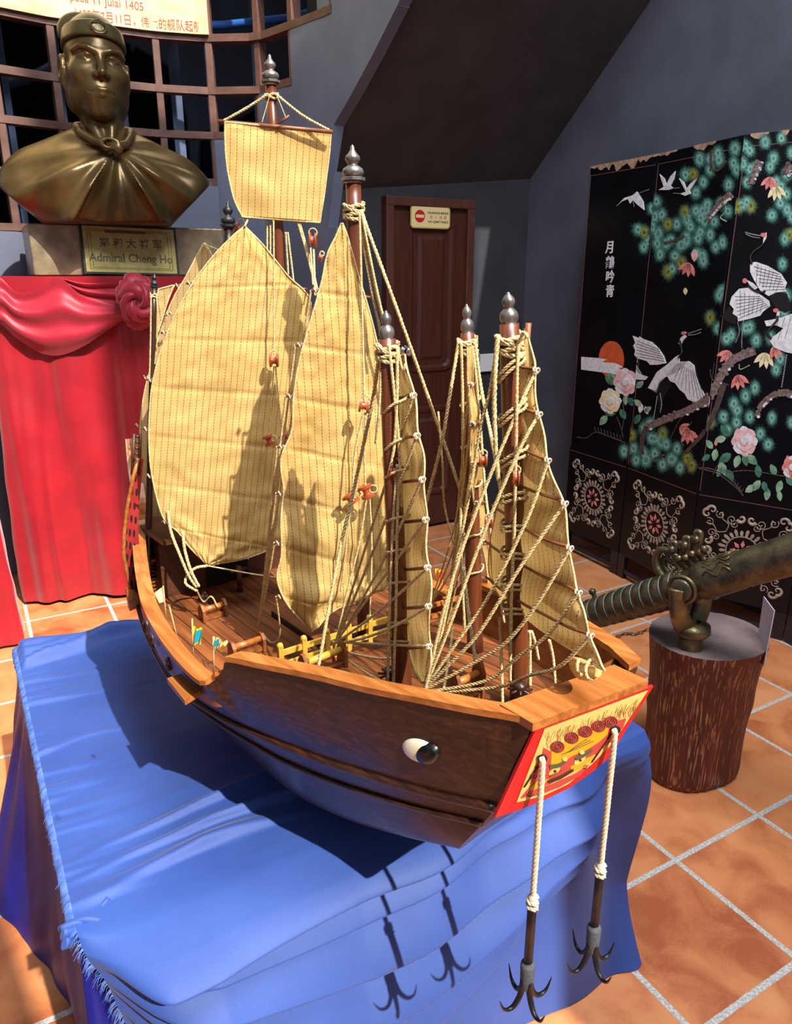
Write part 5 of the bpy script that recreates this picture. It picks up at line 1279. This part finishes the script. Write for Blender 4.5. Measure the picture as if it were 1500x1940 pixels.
YM = dict(f=.962, p=.955, s=1.146, m=1.251, M=1.47, a=1.595, q=1.45)
mast((985, 1340), (964, 613), YM['f'], .935, .0152, .0128, ((963, 553), .0122, 0), lash=((634, 4, .0036),))
mast((762, 1315), (733, 642), YM['p'], .935, .0148, .0112, ((732, 588), .0100, 0), lash=((652, 4, .0030),))
mast((900, 1228), (885, 630), YM['s'], .925, .0142, .0108, ((886, 576), .0105, 0), lash=((641, 4, .0034),))
mast((690, 1195), (669, 346), YM['m'], .90, .0130, .0120, ((669, 274), .0185, 1), lash=((386, 4, .0034),))
mast((545, 830), (513, 160), YM['M'], .885, .0130, .0095, ((505, 103), .0165, 1), lash=((178, 2, .0022),))
mast((440, 900), (432, 432), YM['a'], .886, .011, .0095, ((430, 380), .0155, 1), mt=M_mastd, fm=M_find)
mast((287, 760), (292, 545), YM['q'], .89, .007, .0055, ((292, 516), .0075, 1), mt=M_mastd, fm=M_find, lash=((556, 3, .0014),))
# ---------------------------------------------------------------- sails
def yfix(Y): return Y-.06 if 1.19 <= Y <= 1.245 else (Y-.05 if 1.375 <= Y <= 1.446 else Y)
def rope(pts, r=.0022, par=None, name='rope', mt=None, sp=True, **k):
    mm = MB(); P = [p if isinstance(p, Vector) else onY(p[0], p[1], yfix(p[2])) for p in pts]
    if sp and len(P) > 2: P = spline(P, 6)
    mm.rope(P, r, **k); return mm.build(name, mt or M_rope, par or ship)
def sail(L_, R_, P, n, disp, bats=(), side=-1, mt=None, nu=40, nv=180, shear=0, ext=(.012, .01), label=None, bolt=.0016, brange=None, bvis=None):
    n = Vector(n).normalized(); h = n.cross(UP).normalized(); h = h if h.x > 0 else -h
    LL = resample(spline(V2(L_), 8), nv+1); RR = resample(spline(V2(R_), 8), nv+1); rows = []; uvs = []
    for j in range(nv+1):
        row = []; uvr = []
        for i in range(nu+1):
            q = LL[j].lerp(RR[j], i/nu); p = onP(q.x, q.y, P, n); e = min(1, min(i, nu-i)/3+.35)*min(1, min(j, nv-j)/4+.3)
            row.append(p+n*disp(i/nu, j/nv)*e); uvr.append(((p-Vector(P)).dot(h)+shear*p.z, p.z))
        rows.append(row); uvs.append(uvr)
    mm = MB(); mm.grid(rows, uv=uvs); o = mm.build('sail', mt or M_sail, ship, recalc=False)
    if label: o['label'] = label
    mm = MB(); lp_ = [r[0] for r in rows]+rows[-1][1:-1]+[r[-1] for r in rows[::-1]]+rows[0][1:-1][::-1]; lp_.append(lp_[0]); mm.tube(lp_, bolt, 5, cap=False); mm.build('bolt_rope', M_rope, o)
    ends = []
    for t in bats:
        j = int(t*nv); a, b_ = rows[j][0]+n*side*.003, rows[j][-1]+n*side*.003; d = (b_-a).normalized()
        mm = MB(); pts = [rows[j][i]+n*side*.0035 for i in range(nu+1)]; pts = [pts[0]-d*ext[0]]+pts+[pts[-1]+d*ext[1]]; mm.tube(pts, .0022, 6); bo = mm.build('batten', M_bat, o)
        ends.append((pts[0], pts[-1]))
        mm = MB()
        for e_ in ((0, 1) if bvis is None else bvis):
            c = pts[0]+d*.004 if e_ == 0 else pts[-1]-d*.004
            mm.rope([c+(UP*math.cos(x)+n*math.sin(x))*.0034+d*.0012*x for x in np.linspace(0, 9, 20)], .0014)
        mm.build('knot', M_ropew, bo)
    return o, rows, ends
def wr(x, y): return mnoise.noise(Vector((x, y, 3.3)))
def bands(b, amp, wd_=.018):
    def f(v): return sum(-amp*math.exp(-((v-t)/wd_)**2) for t in b)
    return f
# main sail
BM = [.20, .345, .475, .60, .725, .85]
bf = bands(BM, .0026, .0045)
s5 = sail([(463, 429), (440, 448), (400, 490), (360, 545), (325, 612), (300, 680), (286, 745), (282, 830), (286, 890), (298, 948), (312, 985), (337, 1008), (358, 1036), (393, 1071)],
     [(464, 429), (500, 466), (545, 522), (587, 568), (588, 650), (584, 750), (578, 850), (570, 930), (556, 1000), (522, 1034), (470, 1056), (394, 1072)], onY(532, 700, YM['M']-.062), (.22, -.97, 0),
     lambda u, v: bf(v+.03*(u-.5))*(.5+.5*u)+.006*math.sin(u*3)+.004*wr(u*3, v*7)+.0022*wr(u*14+v*9, v*30)+.006*wr(u*8+v*6, v*16)*max(.15, v-.5)*2.2, BM, side=-1, shear=-.16, bvis=(0,), label='largest sail, tan with dark stitched seams')
# tall foresail of the middle mast
BF = [.17, .30, .425, .545, .66, .775, .90]
bf4 = bands(BF, .0030, .0042)
s4 = sail([(646, 424), (636, 448), (620, 482), (609, 535), (590, 602), (568, 680), (556, 752), (554, 806), (548, 830), (534, 862), (532, 890), (537, 932), (532, 985), (533, 1052), (525, 1092), (531, 1120), (546, 1148), (566, 1172), (589, 1194)],
     [(649, 424), (660, 455), (678, 520), (692, 565), (712, 640), (722, 700), (727, 800), (732, 900), (736, 980), (737, 1060), (735, 1110), (712, 1120), (695, 1128), (670, 1142), (645, 1150), (622, 1165), (606, 1180), (591, 1194)], onY(685, 800, YM['m']-.052), (.34, -.94, 0),
     lambda u, v: bf4(v)*(.7+.4*math.sin(u*5))+.010*math.sin(v*44+u*2)*max(0, v-.45)+.010*math.sin(u*11+v*4)*max(0, v-.35)+.004*wr(u*4, v*10)+.0024*wr(u*9+v*5, v*34)+.008*math.sin(u*3.1), BF, side=-1, shear=.02, bvis=(0,), label='tall narrow tan sail in the middle, rippled towards its foot')
# sail of the stern mast
s6 = sail([(386, 461), (372, 486), (350, 528), (330, 562), (308, 615), (290, 680), (273, 745), (265, 815), (265, 890), (271, 950), (283, 1000), (298, 1035), (310, 1046)],
     [(388, 461), (398, 478), (410, 510), (428, 570), (440, 650), (450, 750), (455, 850), (455, 950), (440, 1010), (400, 1040), (350, 1048), (312, 1047)], onY(400, 700, YM['a']-.03), (.2, -.98, 0),
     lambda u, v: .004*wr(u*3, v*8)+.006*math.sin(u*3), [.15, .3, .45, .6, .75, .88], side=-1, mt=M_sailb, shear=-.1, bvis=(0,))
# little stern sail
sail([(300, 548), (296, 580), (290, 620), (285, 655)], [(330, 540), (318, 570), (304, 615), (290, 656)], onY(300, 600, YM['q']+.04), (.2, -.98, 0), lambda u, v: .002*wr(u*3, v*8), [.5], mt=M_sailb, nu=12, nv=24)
# square topsail
s8 = sail([(426, 231), (426, 262), (428, 300), (434, 340), (444, 380), (459, 411)], [(627, 250), (624, 290), (619, 330), (614, 370), (609, 400), (606, 422)], onY(520, 300, YM['M']-.02), (.18, -.98, 0),
     lambda u, v: .006*math.sin(u*3.1)*math.sin(v*2.2)+.003*wr(u*4, v*4)+.003*math.exp(-((v-.05)/.03)**2)*wr(u*9, 1), [], shear=-.10, label='small square tan topsail')
m = MB(); m.tube([onY(414, 230, YM['M']-.022), onY(630, 250, YM['M']-.022)], .0035, 8); m.tube([onY(528, 234, 1.44), onY(548, 219, 1.44)], .0022, 6); m.build('topsail_yard', M_bat, ship)
for a, b_ in (((508, 178), (423, 229)), ((522, 178), (624, 247))): rope([(a[0], a[1], YM['M']-.012), ((a[0]+b_[0])/2, (a[1]+b_[1])/2+(6 if b_[0] > 600 else 2), YM['M']-.018), (b_[0], b_[1], YM['M']-.022)], .0024)
for a, b_ in (((511, 180), (496, 232)), ((524, 180), (541, 222))): rope([(*a, 1.455), (*b_, 1.45)], .0009)
# sail of the bow mast, its lit side turned away
dS1 = Vector((.28, -.96, 0)).normalized(); nS1 = Vector((-dS1.y, dS1.x, 0)); nS1 = nS1 if nS1.dot(Vector((-.19, -.96, 0))) > 0 else -nS1
P1_ = onY(992, 900, YM['f']-.006)+nS1*-.012
B1 = [.12, .24, .375, .50, .63, .76, .885]
s1 = sail([(996, 628), (988, 690), (977, 760), (965, 840), (951, 920), (937, 985), (928, 1035), (926, 1080), (938, 1115), (962, 1150)],
     [(1000, 622), (1004, 655), (1012, 700), (1017, 752), (1024, 800), (1036, 860), (1050, 910), (1066, 960), (1076, 1010), (1082, 1075), (1090, 1115), (1111, 1160), (1116, 1205), (1132, 1245), (1146, 1270)], P1_, nS1,
     lambda u, v: .006*math.sin(v*30+u*2)*u+.004*wr(u*4, v*9)+.010*math.sin(u*3.1), B1, side=1, bvis=(1,), label='bow sail seen from its shaded side, glowing orange')
m = MB(); m.tube([onP(1001, 612, P1_, nS1), onP(996, 690, P1_, nS1)], .004, 8); m.build('sail_yard', M_bat, ship)
# port flank sail
dS2 = Vector((.30, -.954, 0)).normalized(); nS2 = Vector((dS2.y, -dS2.x, 0)); nS2 = nS2 if nS2.dot(Vector((0, -1, 0))) > 0 else -nS2
P2_ = onY(770, 1000, YM['p'])
B2_ = [.13, .25, .385, .51, .65, .77, .89]
s2 = sail([(756, 675), (755, 740), (758, 850), (762, 950), (764, 1050), (768, 1150), (772, 1220), (785, 1270), (798, 1292)], [(767, 672), (777, 715), (786, 765), (794, 815), (801, 865), (805, 930), (806, 1000), (810, 1060), (815, 1120), (816, 1160), (812, 1205), (817, 1255), (806, 1292)], P2_, nS2,
     lambda u, v: .005*math.sin(v*34)*u+.004*wr(u*4, v*9), B2_, side=1, nu=16, bvis=(1,), ext=(.004, .004), label='narrow sail of the port bow mast seen nearly edge-on')
# starboard flank sail
dS3 = Vector((.34, .94, 0)).normalized(); nS3 = Vector((dS3.y, -dS3.x, 0))
P3_ = onY(900, 900, YM['s']-.02)
s3 = sail([(884, 655), (886, 740), (890, 840), (893, 920), (905, 1000), (918, 1060), (925, 1110), (930, 1150)], [(892, 652), (898, 740), (906, 830), (914, 920), (920, 1000), (930, 1060), (934, 1100), (934, 1150)], P3_, nS3,
     lambda u, v: .004*math.sin(v*30)*u+.003*wr(u*4, v*9), [.15, .3, .45, .6, .75], side=1, nu=14, bvis=(0,), ext=(.006, .003))
# ---------------------------------------------------------------- sheets and stays
def G(x, y, z): return onZ(x, y, z)
g1 = G(795, 1322, .955)
for k, (e, via) in enumerate(zip(s1[2], ([(975, 790), (905, 960), (850, 1120)], [(985, 850), (920, 1000), (850, 1190)], [(1000, 980), (925, 1130), (870, 1210)], [(985, 1075), (910, 1195), (860, 1250)], [(1020, 1140), (960, 1215), (900, 1255)], [(1040, 1200), (980, 1245), (920, 1290)], [(1060, 1262), (1000, 1280), (940, 1302)]))):
    st = e[1]; en = g1+SA*(.004*k-.01)+UP*(.012*(6-k)/6); n_v = len(via)
    pts = [st]+[onY(x, y, st.y+(en.y-st.y)*(i+1)/(n_v+1)-.012) for i, (x, y) in enumerate(via)]+[en]
    rope(pts, .0026)
g2 = G(632, 1240, .935)+UP*.012
for k, e in enumerate(s2[2]): rope(sag(e[1], g2+UP*.002*k, .006*(k % 3), 5), .0022)
for dx, dy in ((790, 1245), (770, 1310)): rope([g2, onY((632+dx)/2, (1240+dy)/2+4, 1.02), onY(dx, dy, .945)], .0020)
g4 = G(490, 1192, .905)+UP*.006
for k, e in enumerate(s4[2][:6]): rope(sag(e[0], g4, .004+.004*(k % 2), 5), .0019)
rope([s4[2][6][0], onY(530, 1200, 1.2), onY(515, 1218, 1.23), onY(497, 1200, 1.26)], .0018)
g3 = G(846, 1182, .92)
for e in s3[2]: rope(sag(e[0], g3, .004, 4), .0018)
g3b = G(812, 1150, .92)
for y0 in (905, 960, 1010): rope([(880, y0, 1.13), (850, (y0+1150)/2+10, 1.16), g3b], .0016)
for pts, r in ([[(318, 968, 1.40), (324, 1008, 1.39), (340, 1050, 1.38), (357, 1090, 1.38), (373, 1113, 1.38)], .0032], [[(346, 1008, 1.40), (350, 1042, 1.39), (361, 1080, 1.38), (377, 1112, 1.38)], .0032], [[(393, 1072, 1.41), (371, 1076, 1.40), (355, 1090, 1.39), (352, 1106, 1.38), (374, 1120, 1.38)], .0030],
   [[(394, 1072, 1.41), (470, 1086, 1.38), (522, 1094, 1.35)], .0016], [[(372, 1118, 1.38), (385, 1140, 1.36), (400, 1130, 1.35), (412, 1150, 1.35)], .0018],
   [[(683, 398, 1.235), (764, 620, 1.2), (845, 850, 1.16), (873, 932, 1.15)], .0029], [[(681, 402, 1.235), (705, 520, 1.23), (726, 612, 1.22)], .0024], [[(680, 405, 1.235), (700, 530, 1.23), (721, 630, 1.225)], .0024], [[(684, 400, 1.23), (716, 560, 1.22), (738, 640, 1.21)], .0022],
   [[(681, 402, 1.225), (684, 520, 1.215), (687, 640, 1.21), (690, 762, 1.205)], .0019], [[(688, 782, 1.205), (672, 860, 1.205), (667, 935, 1.205)], .0019], [[(692, 782, 1.205), (690, 860, 1.205), (692, 925, 1.205)], .0019],
   [[(720, 655, .945), (708, 745, 1.0), (690, 835, 1.03), (665, 950, 1.05), (640, 1060, 1.03), (598, 1290, .985)], .0029], [[(664, 955, 1.2), (655, 1040, 1.2), (645, 1120, 1.21)], .0016], [[(695, 940, 1.2), (680, 1030, 1.2), (655, 1130, 1.2), (632, 1235, 1.15)], .0019], [[(700, 940, 1.2), (704, 1040, 1.2), (700, 1180, 1.2)], .0016],
   [[(736, 652, .94), (746, 740, .94), (756, 850, .94), (760, 960, .94)], .0024], [[(752, 655, .945), (752, 740, .94), (747, 840, .94), (736, 900, .94)], .0024], [[(717, 650, .95), (721, 700, .95), (717, 790, .95), (711, 840, .96)], .0020], [[(752, 655, .95), (762, 700, .95), (768, 690, .95)], .0020],
   [[(752, 880, .94), (744, 1000, .94), (738, 1150, .94), (734, 1290, .94)], .0022], [[(757, 870, .94), (752, 1000, .935), (750, 1150, .93), (745, 1300, .93)], .0022],
   [[(869, 645, 1.135), (850, 760, 1.12), (836, 840, 1.12), (805, 962, 1.15)], .0029], [[(873, 648, 1.13), (876, 750, 1.13), (876, 900, 1.13), (872, 1010, 1.13), (880, 1195, 1.13)], .0026], [[(899, 648, 1.13), (912, 740, 1.12), (925, 800, 1.08), (940, 880, 1.02), (951, 945, .98)], .0029], [[(896, 655, 1.13), (905, 750, 1.12), (914, 862, 1.11)], .0024], [[(915, 880, 1.11), (920, 940, 1.10), (926, 985, 1.09)], .0024],
   [[(928, 995, 1.09), (940, 1080, 1.06), (955, 1180, 1.04)], .0022], [[(830, 780, 1.16), (838, 880, 1.2), (842, 960, 1.24), (862, 1040, 1.24)], .0018],
   [[(943, 634, .95), (938, 700, .945), (936, 770, .945), (939, 850, .945), (944, 910, .945)], .0034], [[(944, 640, .95), (928, 740, .95), (912, 800, .96), (895, 900, .97), (865, 1060, .98), (836, 1200, .98), (812, 1290, .97)], .0026], [[(982, 640, .945), (979, 720, .94), (977, 850, .94), (974, 1000, .94), (968, 1150, .94), (966, 1290, .94)], .0026], [[(982, 650, .945), (992, 630, .93), (1000, 640, .92)], .0026],
   [[(947, 1170, .98), (950, 1260, .95), (952, 1342, .93)], .0026], [[(1003, 1195, .96), (1004, 1250, .96), (1004, 1300, .95)], .0026], [[(1006, 1195, .96), (1014, 1220, .96), (1020, 1250, .96)], .0026], [[(1040, 1212, .96), (1048, 1250, .96), (1052, 1295, .95)], .0026], [[(1092, 1248, .93), (1098, 1275, .92), (1103, 1302, .91)], .0026], [[(878, 1075, 1.10), (886, 1150, 1.08), (903, 1270, 1.03)], .0034], [[(858, 1190, 1.10), (850, 1250, 1.05), (840, 1310, .99)], .0024],
   [[(518, 418, 1.43), (519, 540, 1.425), (519, 672, 1.42)], .0017], [[(519, 694, 1.42), (513, 770, 1.42), (509, 828, 1.42)], .0014], [[(522, 694, 1.42), (530, 780, 1.42), (536, 830, 1.42)], .0014], [[(505, 842, 1.42), (490, 930, 1.42), (470, 1060, 1.40)], .0012], [[(537, 845, 1.42), (541, 930, 1.41), (536, 1010, 1.40)], .0014],
   [[(506, 420, 1.455), (506, 500, 1.455)], .0020], [[(512, 424, 1.455), (512, 510, 1.455)], .0020], [[(541, 440, 1.46), (546, 520, 1.46)], .0020], [[(545, 440, 1.46), (557, 540, 1.46)], .0020], [[(564, 420, 1.46), (584, 490, 1.45), (602, 560, 1.44)], .0026], [[(567, 420, 1.46), (590, 500, 1.45), (606, 570, 1.44)], .0020], [[(594, 470, 1.45), (597, 560, 1.44)], .0022], [[(588, 465, 1.45), (593, 540, 1.44)], .0018],
   [[(385, 462, 1.56), (410, 472, 1.56), (424, 478, 1.57)], .0016], [[(286, 560, 1.44), (285, 640, 1.44), (283, 720, 1.44)], .0016], [[(296, 558, 1.44), (299, 620, 1.44), (293, 690, 1.44)], .0012], [[(464, 428, 1.44), (470, 415, 1.45), (476, 400, 1.46)], .0020]): rope(pts, r)
# mast hoops
def hoop(x, y, Y, w_, tilt, r, dep=.02):
    c = onY(x, y, Y); X_ = Vector((1, -.25, 0)).normalized(); X2 = (X_+UP*tilt).normalized(); D_ = Vector((.25, 1, 0)).normalized()
    rope([c+X2*math.cos(t)*w_+D_*math.sin(t)*dep+UP*.002*math.sin(3*t) for t in np.linspace(0, 2*math.pi, 15)], r, name='mast_hoop', sp=False)
for y, t in ((690, .9), (775, .8), (858, .6), (930, .3)): hoop(968+(y-700)*.03, y, YM['f'], .022, t, .0024); hoop(969+(y-700)*.03, y+11, YM['f'], .022, t, .0024)
for y in (990, 1042, 1100, 1145): hoop(976, y, YM['f'], .020, .12, .0022); hoop(976, y+9, YM['f'], .020, .12, .0020)
for y, t in ((765, .7), (835, .7), (890, .5), (975, .35), (1035, .25), (1095, .2), (1170, .1), (1205, .1)): hoop(748+(y-700)*.03, y, YM['p'], .020, t, .0019)
for y in (760, 840, 920, 1010, 1080): hoop(890+(y-700)*.02, y, YM['s'], .017, .4, .0018)
# pulley blocks
def block(x, y, Y, h, w_, rot=0):
    Y = yfix(Y)
    c = onY(x, y, Y); k = h*Y/FPX*1.02; wk = w_*Y/FPX; Z_ = Vector((math.sin(rot), 0, math.cos(rot))); X_ = Vector((math.cos(rot), 0, -math.sin(rot))); mm = MB()
    for s_ in (-1, 1): mm.prism([c+X_*(s_*wk*.26)+Vector((0, 1, 0))*px*k*.36+Z_*py*k*.5+X_*s_*wk*.0 for px, py in circ(0, 0, 1, 16)], X_*s_*wk*.22)
    mm.lathe([(k*.3, -wk*.24), (k*.24, 0), (k*.3, wk*.24)], c, X_, 14)
    o = mm.build('pulley_block', M_block, ship); mm = MB(); mm.rope([c+Z_*k*.5+(X_*math.cos(t)+Z_*math.sin(t))*k*.28 for t in np.linspace(0, 6.28, 12)], .0013); mm.build('strop', M_rope, o)
for a in ((593, 456, 1.45, 26, 13), (453, 436, 1.50, 24, 14, .3), (519, 683, 1.42, 24, 17), (509, 834, 1.42, 20, 20, 1.2), (540, 832, 1.42, 20, 18, 1.2), (690, 769, 1.205, 26, 20, .2), (664, 945, 1.205, 28, 22, .9), (694, 931, 1.205, 28, 26, 1.2), (744, 893, .945, 34, 16, .3), (915, 872, 1.11, 26, 16), (926, 990, 1.09, 24, 16), (632, 1242, 1.12, 22, 20, .8), (977, 905, .94, 30, 14), (607, 488, 1.2, 14, 8, .4)): block(*a)
# ---------------------------------------------------------------- flags
M_teal_f = mat('flag_teal', '1aa0b8', rough=.6); M_yel_f = mat('flag_yellow', 'e6c022', rough=.6); M_cr_f = mat('flag_cream', 'e8d9a0', 'd8c070', 30, rough=.7); M_red_f = mat('flag_red', 'd8553a', rough=.6); M_stick = mat('flag_stick', 'c9a878', 'b08d5c', 60, rough=.7)
def flag(base, top, quad, Z, ci, cb_, inner_=None):
    p = onZ(*base, Z); t = onY(*top, p.y); mm = MB(); mm.tube([p-UP*.004, t], .0014, 6); o = mm.build('flag', M_stick, ship)
    Q = [onY(x, y, p.y-.002) for x, y in quad]; mm = MB(); rows = []
    for j in range(9):
        a = Q[0].lerp(Q[3], j/8); b_ = Q[1].lerp(Q[2], j/8); rows.append([a.lerp(b_, i/12)+Vector((0, .004*math.sin(i*.8+j*.3), 0)) for i in range(13)])
    mm.grid(rows); 
    if inner_:
        rr = [[p_+Vector((0, -.0012, 0)) for p_ in r[3:-1]] for r in rows[1:-1]]; mm.grid(rr, 1); rr = [[p_+Vector((0, .0012, 0)) for p_ in r[3:-1]] for r in rows[1:-1]]; mm.grid(rr, 1)
    mm.build('pennant', [cb_, inner_ or cb_], o)
flag((366, 1255), (364, 1172), [(365, 1187), (384, 1191), (381, 1220), (365, 1221)], .90, 0, M_yel_f, M_teal_f)
flag((405, 1282), (404, 1206), [(404, 1208), (416, 1210), (414, 1226), (403, 1228)], .915, 0, M_cr_f, M_teal_f)
flag((404, 1240), (411, 1208), [(413, 1212), (432, 1216), (428, 1222), (414, 1226)], .93, 0, M_cr_f)
flag((316, 1185), (309, 1110), [(309, 1112), (278, 1132), (281, 1143), (311, 1140)], .90, 0, M_cr_f)
flag((338, 1216), (320, 1146), [(320, 1146), (322, 1146), (322, 1149), (320, 1149)], .90, 0, M_stick)
flag((833, 1115), (829, 1078), [(824, 1078), (840, 1080), (838, 1104), (827, 1106)], .93, 0, M_yel_f, M_red_f)
flag((843, 1150), (845, 1120), [(845, 1140), (880, 1135), (876, 1160), (848, 1165)], .92, 0, M_yel_f)
# ---------------------------------------------------------------- deck fittings
def winch(x, y, z, L_, h=.034, ang=0, mt=None, drum=None):
    c = G(x, y, z); X_ = (SR*math.cos(ang)+SA*math.sin(ang)); Y_ = UP.cross(X_); mm = MB()
    for s_ in (-1, 1):
        o_ = c+X_*s_*L_/2; mm.prism([o_-Y_*.012, o_+Y_*.012, o_+Y_*.012+UP*h*.7, o_+Y_*.004+UP*h, o_-Y_*.004+UP*h, o_-Y_*.012+UP*h*.7], X_*.006)
    mm.box(c+UP*.004, (L_, .014, .008), X=X_); o = mm.build('winch', mt or M_inner, ship)
    mm = MB(); mm.tube([c+UP*h*.65-X_*L_/2, c+UP*h*.65+X_*L_/2], .006, 12); mm.build('winch_drum', drum or M_cap, o)
winch(402, 1170, .888, .048); winch(466, 1240, .89, .06); winch(610, 1275, .935, .075, h=.045, drum=M_yw); winch(880, 1330, .945, .05, h=.06, mt=M_inner)
m = MB(); pA, pB = G(533, 1275, .925), G(738, 1205, .925); dR = (pB-pA).normalized()
for k in range(6): p = pA.lerp(pB, k/5); m.box(p+UP*.024, (.009, .009, .05), X=dR, bev=.001); m.sphere(p+UP*.05, .006, 8)
for h in (.014, .036): m.box((pA+pB)/2+UP*h, ((pB-pA).length, .005, .009), X=dR)
m.build('deck_railing', M_yw, ship)
m = MB(); pA, pB = G(738, 1205, .925), G(900, 1155, .925); dR = (pB-pA).normalized()
for k in range(4): p = pA.lerp(pB, (k+.5)/4); m.box(p+UP*.022, (.008, .008, .046), X=dR)
for h in (.014, .036): m.box((pA+pB)/2+UP*h, ((pB-pA).length, .005, .008), X=dR)
m.build('deck_railing', M_cap, ship)
for (x, y, z, s_) in ((738, 1305, .945, 1), (983, 1335, .948, 1), (388, 1142, .888, .7)):
    c = G(x, y, z); mm = MB(); mm.lathe([(.010*s_, 0), (.008*s_, .01*s_), (.006*s_, .02*s_), (.010*s_, .03*s_), (.008*s_, .036*s_), (.001, .037*s_)], c, UP, 14)
    for k in range(4): a = k*math.pi/4; d_ = SA*math.cos(a)+SR*math.sin(a); mm.tube([c+UP*.026*s_-d_*.018*s_, c+UP*.026*s_+d_*.018*s_], .0022, 6)
    mm.build('capstan', M_mastd, ship)
m = MB(); c = SW(.66, .05, zdeck(.66)); m.box(c+UP*.006, (.16, .2, .014), X=SR, bev=.003); m.build('hatch', M_deck, ship)
m = MB(); m.box(SW(.56, 0, .888)+UP*.006, (.4, .008, .014), X=SR); m.build('deck_step', M_mastd, ship)
m = MB(); c = G(455, 1120, .888); m.tube([c, c+UP*.06], .006, 10); m.tube([c+UP*.05-SR*.02, c+UP*.05+SR*.02], .004, 8); m.build('bollard', M_cabin, ship)
# rolled foot of the bow sail with its knot
m = MB(); a = onP(1085, 1252, P1_, nS1); b_ = onP(1132, 1275, P1_, nS1); m.tube(spline([a, a.lerp(b_, .5)-UP*.006, b_], 6), [.006, .008, .010, .011, .012, .012, .012, .011, .010, .009, .008, .006, .005], 10); m.build('rolled_foot', M_sail, ship)
rope([b_+(UP*math.cos(x)+SR*math.sin(x))*.011+SA*.002*x for x in np.linspace(0, 12, 26)], .0024, name='knot', sp=False)
# ================================================================ grapnels hanging at the bow
M_ironb = mat('black_iron', '0f1013', '24262b', 60, 4, rough=.45, metal=.5, bump=.3)
M_tape = mat('grey_wrap', '3a4047', '4c525a', 120, rough=.8)
def grapnel(hole, knot_y, body_y, wrap_y, bottom_y, label):
    p = onB(*hole, .006); zt_ = lambda y: onY(*[0, y], p.y).z
    z1, z2, z3, z4 = zt_(knot_y), zt_(body_y), zt_(wrap_y), zt_(bottom_y)
    base = Vector((p.x, p.y, z4)); g = empty('grapnel_anchor', base, label=label, cat='anchor', group='grapnels hanging from the bow')
    c = lambda z: Vector((p.x, p.y, z))
    mm = MB(); mm.rope([p-bn_*.014, p, c(p.z-.012), c(z1)], .0042, seg=8, ns=6, pitch=.021); mm.sphere(c(z1-.004), .0072, 10, sc=(1, 1, 1.5)); mm.rope([c(z1)+Vector((math.cos(t)*.0062, math.sin(t)*.0062, -.0013*t)) for t in np.linspace(0, 13, 40)], .0032); mm.build('rope', M_ropew, g)
    mm = MB(); mm.lathe([(.0055, z1-.012-z4), (.0062, z2-z4), (.0062, z3+.004-z4), (.001, z3+.004-z4)][::-1], c(z4), UP, 14); mm.build('shank', M_ironb, g)
    mm = MB(); mm.lathe([(.001, z3-z4+.003), (.0094, z3-z4), (.0102, z3-.004-z4), (.0094, z3-.03-z4), (.009, .032), (.008, .03), (.001, .03)], c(z4), UP, 18); mm.build('wrapping', M_tape, g)
    for k in range(4):
        a = math.radians(25+90*k); d_ = Vector((math.cos(a), math.sin(a), 0)); pts = spline([c(z4+.046)+d_*.006, c(z4+.022)+d_*.009, c(z4+.004)+d_*.02, c(z4+.006)+d_*.034, c(z4+.026)+d_*.043], 6)
        mm = MB(); mm.tube(pts, [.0044-.0039*(i/(len(pts)-1))**2.2 for i in range(len(pts))], 8); mm.build('hook', M_ironb, g)
grapnel((1028, 1440), 1700, 1715, 1825, 1900, 'black iron grapnel on the left rope, nearest the viewer')
grapnel((1165, 1386), 1640, 1655, 1755, 1830, 'black iron grapnel on the right rope beside the cloth corner')
